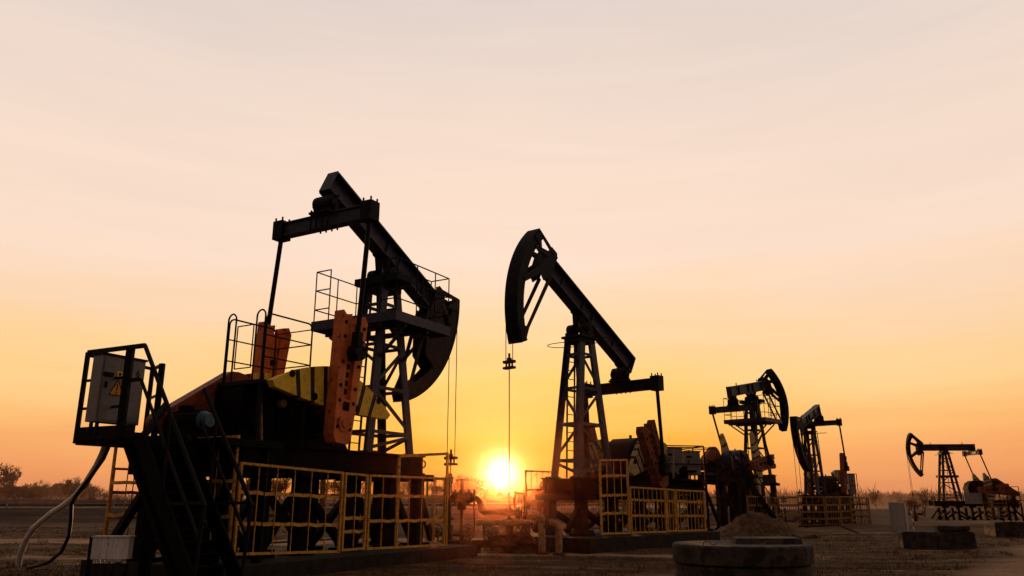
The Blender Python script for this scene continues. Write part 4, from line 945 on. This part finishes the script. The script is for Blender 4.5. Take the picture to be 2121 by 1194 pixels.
# marker post
q = at(1893, 1097, 40); t = thing('marker_post', 'thin red and white marker post in front of the long concrete block', 'post', (q.x, 40, -.1)); 
mb = MB()
for i in range(7): mb.tube((0, 0, .18 * i), (0, 0, .18 * (i + 1)), .032, n=8, m=i % 2)
mb.build('pole', ['guard', 'white'], t)

# ------------------------------------------------------------------ street lamps far behind
def lamp(label, px, Y, ztop, arms):
    x = at(px, 1000, Y).x; t = thing('street_lamp', label, 'street lamp', (x, Y, .4)); T = rel(t)
    mb = MB(T); mb.tube((x, Y, .4), (x, Y, ztop), .06, .04, n=8); mb.build('pole', 'dark', t)
    for a in [q * .62 for q in arms]:
        mb = MB(T); mb.path([(x, Y, ztop - .1), (x + a * .5, Y, ztop + .5), (x + a * 1.1, Y, ztop + .75)], .03, 6); mb.build('arm', 'dark', t)
        mb = MB(T); mb.hexa([(x + a * 1.05, Y - .13, ztop + .70), (x + a * 1.85, Y - .13, ztop + .83), (x + a * 1.85, Y + .13, ztop + .83), (x + a * 1.05, Y + .13, ztop + .70), (x + a * 1.05, Y - .1, ztop + .82), (x + a * 1.85, Y - .1, ztop + .93), (x + a * 1.85, Y + .1, ztop + .93), (x + a * 1.05, Y + .1, ztop + .82)]); mb.build('lamp_head', 'dark', t)
lamp('double armed street lamp in front of the sun', 1021, 120, 5.4, (-1, 1))
lamp('single armed street lamp right of the sun', 1101, 150, 5.3, (1,))

# ------------------------------------------------------------------ houses at far left
def house(label, x0, x1, y0, y1, zb, ze, zr, m='wall', chim=True):
    t = thing('house', label, 'house', ((x0 + x1) / 2, y0, zb)); T = rel(t); ym = (y0 + y1) / 2
    mb = MB(T); mb.prism([(x0, y0, zb - .5), (x0, y1, zb - .5), (x0, y1, ze), (x0, ym, zr - .1), (x0, y0, ze)], (x1 - x0, 0, 0)); mb.build('wall', m, t)
    mb = MB(T)
    for ya in (y0 - .5, y1 + .5): mb.add([(x0 - .5, ya, ze - .25), (x1 + .5, ya, ze - .25), (x1 + .5, ym, zr), (x0 - .5, ym, zr), (x0 - .5, ya, ze - .1), (x1 + .5, ya, ze - .1), (x1 + .5, ym, zr + .15), (x0 - .5, ym, zr + .15)], [(0, 1, 2, 3), (4, 5, 6, 7), (0, 1, 5, 4), (0, 3, 7, 4), (1, 2, 6, 5)])
    rf = mb.build('roof', 'roof', t)
    if chim: mb = MB(T); mb.box(x0 + 2, x0 + 2.7, ym - .35, ym + .35, zr - .6, zr + .9); mb.build('chimney', 'wall', rf)
    nW = max(2, int((x1 - x0) / 3))
    for i in range(nW):
        xw = x0 + (x1 - x0) * (i + .5) / nW; mb = MB(T); mb.box(xw - .5, xw + .5, y0 - .06, y0 - .01, zb + 1.0, zb + 2.2); wn = mb.build('window', 'white', t)
        mb = MB(T); mb.box(xw - .42, xw + .42, y0 - .08, y0 - .062, zb + 1.08, zb + 2.12); mb.build('pane', 'glass', wn)
xa, xb = at(98, 1030, 170).x, at(145, 1030, 170).x
house('dark roofed farmhouse with a chimney behind the road at left', xa - .5, xb, 170, 178, .5, 3.0, 4.9)
xa, xb = at(40, 1030, 190).x, at(84, 1030, 190).x
house('broad low house half hidden by scrub, left of the dark roofed farmhouse', xa, xb, 190, 199, .5, 3.0, 4.4, chim=False)
xa, xb = at(-10, 1030, 150).x, at(24, 1030, 150).x
house('pale walled house under the big bare tree at the left edge', xa, xb, 150, 157, .5, 2.6, 3.9, chim=False)

# ------------------------------------------------------------------ bare trees
def grow(seed, depth=6, spread=.55, ratio=.74, up=.25):
    rnd = random.Random(seed); segs = []
    def br(p, d, ln, r, lev):
        n = 3 if lev < 2 else 2; q = p
        for i in range(n):
            d = (d + Vector((rnd.gauss(0, .12), rnd.gauss(0, .12), rnd.gauss(0, .08) + up * .12))).normalized(); e = q + d * ln / n
            r2 = r * (.88 if lev else .93); segs.append((q, e, r, r2, lev)); q = e; r = r2
            if lev > 0 and lev < depth and rnd.random() < .55:
                side(q, d, ln * ratio * .8, r * .55, lev + 1)
        if lev < depth:
            for k in range(3 if lev < 3 else 2): side(q, d, ln * ratio * rnd.uniform(.8, 1.15), r * .68, lev + 1)
    def side(q, d, ln, r, lev):
        ax = Vector((rnd.gauss(0, 1), rnd.gauss(0, 1), rnd.gauss(0, .6))); ax = (ax - d * ax.dot(d)).normalized()
        d2 = (d * math.cos(spread * rnd.uniform(.5, 1.5)) + ax * math.sin(spread * rnd.uniform(.6, 1.5)) + Vector((0, 0, up * .35))).normalized(); br(q, d2, ln, r, lev)
    br(Vector((0, 0, 0)), Vector((0, 0, 1)), .26, .022, 0)
    top = max(s[1].z for s in segs); return [(a / top, b / top, r1 / top, r2 / top, l) for a, b, r1, r2, l in segs]
protos = []
def tree_mesh(segs, lo, hi, minr, name, m):
    mb = MB()
    for a, b, r1, r2, l in segs:
        if lo <= l <= hi: mb.tube(a, b, max(r1, minr), max(r2, minr), n=5 if l < 2 else 3, cap=False)
    me = bpy.data.meshes.new(name); me.from_pydata(mb.v, [], mb.f); me.materials.append(M[m]); return me
for sd, dp, sp, rt, up in ((3, 6, .62, .76, .2), (8, 6, .5, .75, .45), (21, 6, .7, .78, .1), (33, 5, .42, .78, .7), (47, 6, .58, .74, .3)):
    sg = grow(sd, dp, sp, rt, up); protos.append({m: (tree_mesh(sg, 0, 1, .004, 'trunk', m), tree_mesh(sg, 2, 9, .0028, 'crown', m)) for m in ('bark', 'barkfar')})
def tree(kind, px, ytop, ybase_z, Y, label, group, m='bark', wide=1.0, name='bare_tree', cat='tree'):
    base = Vector((at(px, 1000, Y).x, Y, ybase_z)); h = at(px, ytop, Y).z - ybase_z
    t = thing(name, label, cat, base, random.uniform(0, 6.28), 1, group); t.scale = (h * wide, h * wide, h)
    for me, nm in zip(protos[kind][m], ('trunk', 'crown')):
        o = bpy.data.objects.new(nm, me); col.objects.link(o); o.parent = t
    return t
tree(1, 36, 958, .5, 112, 'tall broad bare tree over the pale house at the left edge', 'bare trees behind the road', wide=1.25)
gl = 'bare winter tree in the hazy row behind the road'
ga = 'bare trees behind the road'
for i, (px, yt, Y, w) in enumerate(((60, 1000, 120, .9), (76, 993, 130, .8), (92, 996, 128, .9), (112, 1000, 125, 1.2), (134, 1010, 130, 1.1), (152, 985, 105, .8), (166, 1000, 110, 1.0), (182, 996, 108, 1.1), (200, 1008, 115, 1.2), (216, 1014, 120, 1.2), (235, 1018, 125, 1.3), (8, 1000, 130, 1), (-20, 985, 120, 1),
     (340, 985, 88, 1.1), (362, 990, 92, 1.1), (385, 990, 90, 1.0), (430, 982, 85, 1.1), (455, 988, 88, 1.0), (500, 984, 80, 1.1), (530, 990, 82, 1.1), (575, 980, 78, 1.2), (600, 985, 80, 1.1), (640, 985, 90, 1.1), (680, 988, 86, 1.1), (712, 985, 90, 1.1), (750, 990, 95, 1.2), (790, 990, 100, 1.2), (830, 992, 98, 1.2), (852, 990, 102, 1.2), (890, 995, 105, 1.2),
     (938, 986, 95, 1.3), (956, 983, 92, 1.5), (985, 1003, 100, 1.2), (1004, 1003, 105, 1.2), (1018, 1008, 108, 1.2), (1040, 1014, 110, 1.2), (1064, 1008, 105, 1.2), (1080, 1000, 100, 1.2), (1095, 1004, 105, 1.1), (1120, 1008, 110, 1.1),
     (1160, 1012, 120, 1.2), (1200, 1012, 120, 1.2), (1250, 1015, 130, 1.2), (1300, 1012, 130, 1.2), (1350, 1015, 130, 1.2), (1400, 1018, 140, 1.2), (1440, 1016, 140, 1.2), (1480, 1018, 150, 1.3))):
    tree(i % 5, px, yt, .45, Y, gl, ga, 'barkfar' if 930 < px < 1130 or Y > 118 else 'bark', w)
for i in range(26):
    px = -60 + i * 13 + random.uniform(-5, 5) if i < 20 else 1130 + (i - 20) * 60; Yq = random.uniform(100, 160)
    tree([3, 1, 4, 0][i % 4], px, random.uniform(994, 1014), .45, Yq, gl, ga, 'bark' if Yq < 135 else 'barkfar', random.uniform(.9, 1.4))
tree(1, 1812, 1014, -.1, 105, 'pale bare tree standing alone between the cage fence and the grey locker', None, 'barkfar', .8)
tree(2, 1906, 1010, -.1, 84, 'wide bushy bare tree behind the wellhead of the farthest pumpjack', None, 'bark', 1.35)
tree(4, 1876, 1030, -.1, 90, 'small bare shrub left of the wide bushy tree', None, 'bark', 1.6, 'bare_shrub', 'shrub')
for i in range(34):
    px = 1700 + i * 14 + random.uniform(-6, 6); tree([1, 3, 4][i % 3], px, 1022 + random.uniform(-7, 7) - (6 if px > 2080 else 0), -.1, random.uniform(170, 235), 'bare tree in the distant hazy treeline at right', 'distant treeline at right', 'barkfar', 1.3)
# leafless scrub and far wood that reads as one mass
def brush(name, label, cat, spans, n, m, hmin, hmax, wd):
    mb = MB(); rnd = random.Random(5)
    for _ in range(n):
        (xa, xb, ya, yb, z0) = rnd.choice(spans); x, y = rnd.uniform(xa, xb), rnd.uniform(ya, yb); h = rnd.uniform(hmin, hmax) * (.65 + .6 * noise.noise(Vector((x * .12, y * .1, 2))))
        for k in range(4):
            lx, ly = rnd.gauss(0, .28) * h, rnd.gauss(0, .2) * h; a = Vector((x, y, z0 - .1)); b_ = Vector((x + lx, y + ly, z0 + h * rnd.uniform(.6, 1))); s_ = Vector((wd, 0, 0)); mid = a.lerp(b_, .5) + Vector((rnd.gauss(0, .06), 0, .05)) * h
            mb.add([a - s_, a + s_, mid + s_ * .7, mid - s_ * .7, b_], [(0, 1, 2, 3), (3, 2, 4)])
    me = bpy.data.meshes.new(name); me.from_pydata(mb.v, [], mb.f); me.materials.append(M[m]); o = bpy.data.objects.new(name, me); col.objects.link(o); stuff(o, label, cat)
brush('scrub', 'dense leafless scrub growing behind the raised road', 'scrub', [(-110, -48, 84, 112, .5), (-50, -10, 78, 96, .5), (-12, 14, 88, 108, .5)], 5200, 'scrub', .8, 2.0, .05)
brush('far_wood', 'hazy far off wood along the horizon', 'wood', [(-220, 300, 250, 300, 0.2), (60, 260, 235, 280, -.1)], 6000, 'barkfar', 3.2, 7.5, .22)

# ------------------------------------------------------------------ grass blades
PADS = [('A', -6.8, 2.2, 2.2), ('B', -5.6, 2.6, 2.2)]
def onpad(x, y):
    for k, xa, xb, yy in PADS:
        a = PJ[k]; h = R(a['hd']); dx, dy = x - a['X'], y - a['Y']; lx, ly = dx * math.cos(h) + dy * math.sin(h), -dx * math.sin(h) + dy * math.cos(h)
        if xa < lx < xb and abs(ly) < yy: return True
    return (x - 3.62) ** 2 + (y - 13.1) ** 2 < 1.5
mb = MB(); rnd = random.Random(9); cnt = 0
while cnt < 24000:
    Y = 13.5 + 34 * rnd.random() ** 1.6; X = Y * rnd.uniform(-.72, .72)
    if onpad(X, Y): continue
    if noise.noise(Vector((X * .5, Y * .5, 11))) + .25 * rnd.gauss(0, 1) < -.05: continue
    if Y < 48 and track(X, Y) > rnd.uniform(.1, .6): continue
    z = terrain(X, Y); h = rnd.uniform(.02, .065) * (1 + .9 * max(0, noise.noise(Vector((X * .9, Y * .9, 1)))))
    for k in range(3):
        a = rnd.uniform(0, 3.14); wv_ = Vector((math.cos(a), math.sin(a), 0)) * .006 * (1 + Y / 30); o = Vector((X + rnd.gauss(0, .04), Y + rnd.gauss(0, .04), z - .01)); tp_ = o + Vector((rnd.gauss(0, .4) * h, rnd.gauss(0, .4) * h, h))
        mb.add([o - wv_, o + wv_, tp_], [(0, 1, 2)])
    cnt += 1
for _ in range(170):
    Y = 14 + 26 * rnd.random(); X = Y * rnd.uniform(-.7, .7)
    if onpad(X, Y): continue
    if _ < 22: a = rnd.uniform(0, 6.28); X, Y = 10.2 + 2.3 * math.cos(a), 34.2 - abs(1.7 * math.sin(a))
    elif _ < 34: X, Y = -10.9 + rnd.gauss(0, .35), 18.6 + rnd.gauss(0, .3)
    elif _ < 60: a = rnd.uniform(0, 6.28); X, Y = 3.62 + 1.2 * math.cos(a), 13.1 + 1.2 * math.sin(a)
    z = terrain(X, Y); hh_ = rnd.uniform(.10, .26); rr_ = rnd.uniform(.06, .2)
    for k in range(26):
        a = rnd.uniform(0, 3.14); wv_ = Vector((math.cos(a), math.sin(a), 0)) * .006 * (1 + Y / 30); o = Vector((X + rnd.gauss(0, rr_), Y + rnd.gauss(0, rr_), z - .01)); h = hh_ * rnd.uniform(.4, 1); tp_ = o + Vector((rnd.gauss(0, .3) * h, rnd.gauss(0, .3) * h, h))
        mb.add([o - wv_, o + wv_, tp_], [(0, 1, 2)])
me = bpy.data.meshes.new('grass'); me.from_pydata(mb.v, [], mb.f); me.materials.append(M['grass']); o = bpy.data.objects.new('grass', me); col.objects.link(o); stuff(o, 'short dry winter grass over the field', 'grass')

# ------------------------------------------------------------------ evening ground haze beyond the road
hm = bpy.data.materials.new('self_lit_haze'); hm.use_nodes = True; hn = hm.node_tree; hn.nodes.clear()
ho = hn.nodes.new('ShaderNodeOutputMaterial'); ha_ = hn.nodes.new('ShaderNodeVolumeAbsorption'); he = hn.nodes.new('ShaderNodeEmission'); hd_ = hn.nodes.new('ShaderNodeAddShader')
HS = .0014; ha_.inputs['Color'].default_value = (0, 0, 0, 1); ha_.inputs['Density'].default_value = HS; he.inputs['Color'].default_value = (.70, .27, .11, 1); he.inputs['Strength'].default_value = HS  # the haze's own emission stands in for sunlight scattered in it
hn.links.new(ha_.outputs[0], hd_.inputs[0]); hn.links.new(he.outputs[0], hd_.inputs[1]); hn.links.new(hd_.outputs[0], ho.inputs['Volume'])
mb = MB(); mb.box(-700, 700, 76, 320, -6, 8.5); o = mb.build('haze', hm); stuff(o, 'thin warm evening haze given its own glow, over the far fields', 'haze')

fm = bpy.data.materials.new('flare_scatter_volume'); fm.use_nodes = True; fn = fm.node_tree; fn.nodes.clear()  # added volume whose reddened scatter imitates camera flare around the sun
fo = fn.nodes.new('ShaderNodeOutputMaterial'); fs_ = fn.nodes.new('ShaderNodeVolumeScatter'); fs_.inputs['Density'].default_value = .00034; fs_.inputs['Anisotropy'].default_value = .98; fs_.inputs['Color'].default_value = (1, .34, .13, 1)
fn.links.new(fs_.outputs[0], fo.inputs['Volume'])
mb = MB(); mb.box(-60, 60, 6, 74, -3, 2.9); o = mb.build('haze', fm); stuff(o, 'faint scattering volume added between the pumpjacks to imitate red lens flare', 'haze')

# ------------------------------------------------------------------ world, sun, camera
SAZ, SEL = R(-.75), R(1.9)
SD = Vector((math.sin(SAZ) * math.cos(SEL), math.cos(SAZ) * math.cos(SEL), math.sin(SEL)))
w = bpy.data.worlds.new('World'); sc.world = w; w.use_nodes = True
nt = w.node_tree; N = nt.nodes; L = nt.links; N.clear()
outw = N.new('ShaderNodeOutputWorld'); bg = N.new('ShaderNodeBackground'); tc = N.new('ShaderNodeTexCoord')
def math_(op, a, b=None, clamp=False, c=None):
    m = N.new('ShaderNodeMath'); m.operation = op; m.use_clamp = clamp
    for i, v in enumerate((a, b, c)):
        if v is None: continue
        if isinstance(v, (int, float)): m.inputs[i].default_value = v
        else: L.new(v, m.inputs[i])
    return m.outputs[0]
nm = N.new('ShaderNodeVectorMath'); nm.operation = 'NORMALIZE'; L.new(tc.outputs['Generated'], nm.inputs[0]); dv = nm.outputs[0]
sep = N.new('ShaderNodeSeparateXYZ'); L.new(dv, sep.inputs[0])
def dot(v):
    d = N.new('ShaderNodeVectorMath'); d.operation = 'DOT_PRODUCT'; L.new(dv, d.inputs[0]); d.inputs[1].default_value = v; return d.outputs['Value']
# thin wisps disturb the height lookup a little
mp = N.new('ShaderNodeMapping'); mp.inputs['Scale'].default_value = (1.1, 1.1, 9); L.new(dv, mp.inputs[0])
nz = N.new('ShaderNodeTexNoise'); nz.inputs['Scale'].default_value = 2.2; nz.inputs['Detail'].default_value = 5; L.new(mp.outputs[0], nz.inputs['Vector'])
nzc = math_('MULTIPLY_ADD', nz.outputs['Fac'], .10, c=-.05)
wz = math_('ADD', sep.outputs['Z'], nzc)
def wramp(stops, fac):
    r = N.new('ShaderNodeValToRGB'); e = r.color_ramp.elements
    while len(e) < len(stops): e.new(.5)
    for i, (p, c) in enumerate(stops): e[i].position = p; e[i].color = srgb(*c)
    L.new(fac, r.inputs[0]); return r.outputs[0]
near_ = wramp([(0, (226, 112, 30)), (.03, (252, 160, 42)), (.08, (254, 182, 70)), (.14, (255, 205, 120)), (.215, (252, 214, 172)), (.29, (251, 223, 203)), (.43, (246, 222, 205)), (.576, (228, 213, 205)), (.75, (160, 146, 140)), (1, (98, 88, 86))], wz)
far_ = wramp([(0, (222, 132, 92)), (.03, (244, 160, 100)), (.08, (252, 186, 114)), (.14, (254, 209, 142)), (.215, (252, 215, 178)), (.29, (250, 222, 202)), (.43, (243, 220, 204)), (.576, (224, 211, 205)), (.75, (158, 145, 140)), (1, (98, 88, 86))], wz)
hs = dot((math.sin(SAZ), math.cos(SAZ), 0))
hz_ = math_('SQRT', math_('MAXIMUM', math_('SUBTRACT', 1, math_('MULTIPLY', sep.outputs['Z'], sep.outputs['Z'])), .0001))
caz = math_('DIVIDE', hs, hz_)
kaz = N.new('ShaderNodeMapRange'); L.new(caz, kaz.inputs[0]); kaz.inputs[1].default_value = .90; kaz.inputs[2].default_value = .995; kaz.interpolation_type = 'SMOOTHSTEP'
mixs = N.new('ShaderNodeMixRGB'); L.new(kaz.outputs[0], mixs.inputs[0]); L.new(far_, mixs.inputs[1]); L.new(near_, mixs.inputs[2])
kb = N.new('ShaderNodeMapRange'); L.new(hs, kb.inputs[0]); kb.inputs[1].default_value = -.25; kb.inputs[2].default_value = .66; kb.interpolation_type = 'SMOOTHSTEP'
back = N.new('ShaderNodeRGB'); BACK = srgb(116, 99, 92); back.outputs[0].default_value = BACK
mixb = N.new('ShaderNodeMixRGB'); L.new(kb.outputs[0], mixb.inputs[0]); L.new(back.outputs[0], mixb.inputs[1]); L.new(mixs.outputs[0], mixb.inputs[2])
mp2 = N.new('ShaderNodeMapping'); mp2.inputs['Scale'].default_value = (1.6, 1.6, 15); mp2.inputs['Rotation'].default_value = (0, R(3), 0); mp2.inputs['Location'].default_value = (3.1, 1.7, .4); L.new(dv, mp2.inputs[0])
nz2 = N.new('ShaderNodeTexNoise'); nz2.inputs['Scale'].default_value = 1.9; nz2.inputs['Detail'].default_value = 6; nz2.inputs['Roughness'].default_value = .55; nz2.inputs['Distortion'].default_value = .6; L.new(mp2.outputs[0], nz2.inputs['Vector'])
cr2 = N.new('ShaderNodeValToRGB'); cr2.color_ramp.elements[0].position = .36; cr2.color_ramp.elements[1].position = .66; cr2.color_ramp.elements[0].color = (.975, .963, .958, 1); cr2.color_ramp.elements[1].color = (1.01, 1.0, .99, 1); L.new(nz2.outputs['Fac'], cr2.inputs[0])
cm = N.new('ShaderNodeMixRGB'); cm.blend_type = 'MULTIPLY'; cm.inputs[0].default_value = 1; L.new(mixb.outputs[0], cm.inputs[1]); L.new(cr2.outputs[0], cm.inputs[2]); mixb = cm
ds = math_('MAXIMUM', dot(tuple(SD)), 0.0)
def glow(pw, c):
    g = math_('POWER', ds, pw); m = N.new('ShaderNodeVectorMath'); m.operation = 'SCALE'; m.inputs[0].default_value = c; L.new(g, m.inputs['Scale']); return m.outputs[0]
def addv(a, b):
    m = N.new('ShaderNodeVectorMath'); m.operation = 'ADD'; L.new(a, m.inputs[0]); L.new(b, m.inputs[1]); return m.outputs[0]
tot = mixb.outputs[0]
for pw, c in ((7500, (2.2, 1.9, 1.4)), (2600, (.45, .35, .16)), (350, (.20, .15, .05)), (45, (.02, .0, .0))): tot = addv(tot, glow(pw, c))
# physical sky underneath, faint at dusk
sky = N.new('ShaderNodeTexSky'); sky.sky_type = 'NISHITA'; sky.sun_disc = False; sky.sun_elevation = SEL; sky.sun_rotation = -SAZ * -1; sky.dust_density = 4
sm_ = N.new('ShaderNodeVectorMath'); sm_.operation = 'SCALE'; L.new(sky.outputs[0], sm_.inputs[0]); sm_.inputs['Scale'].default_value = .01
tot = addv(tot, sm_.outputs[0])
L.new(tot, bg.inputs['Color']); bg.inputs['Strength'].default_value = 1.0; L.new(bg.outputs[0], outw.inputs[0])
sl = bpy.data.lights.new('sun', 'SUN'); sl.energy = 4.0; sl.angle = R(.6); sl.color = (1, .50, .20); so = bpy.data.objects.new('sun', sl); col.objects.link(so)
so.rotation_euler = SD.to_track_quat('Z', 'Y').to_euler(); so.location = SD * 300
cam = bpy.data.cameras.new('camera'); co = bpy.data.objects.new('camera', cam); col.objects.link(co); sc.camera = co
cam.sensor_width = 36; cam.lens = 36 * F / 2121; cam.clip_end = 8000; cam.clip_start = .1
co.location = (0, 0, H); co.rotation_euler = (R(90) + TH, 0, 0)
sc.view_settings.view_transform = 'Standard'; sc.view_settings.look = 'None'; sc.view_settings.exposure = 0
sc.render.engine = 'CYCLES'; sc.cycles.max_bounces = 5; sc.cycles.volume_bounces = 0
try: sc.cycles.use_denoising = True
except Exception: pass
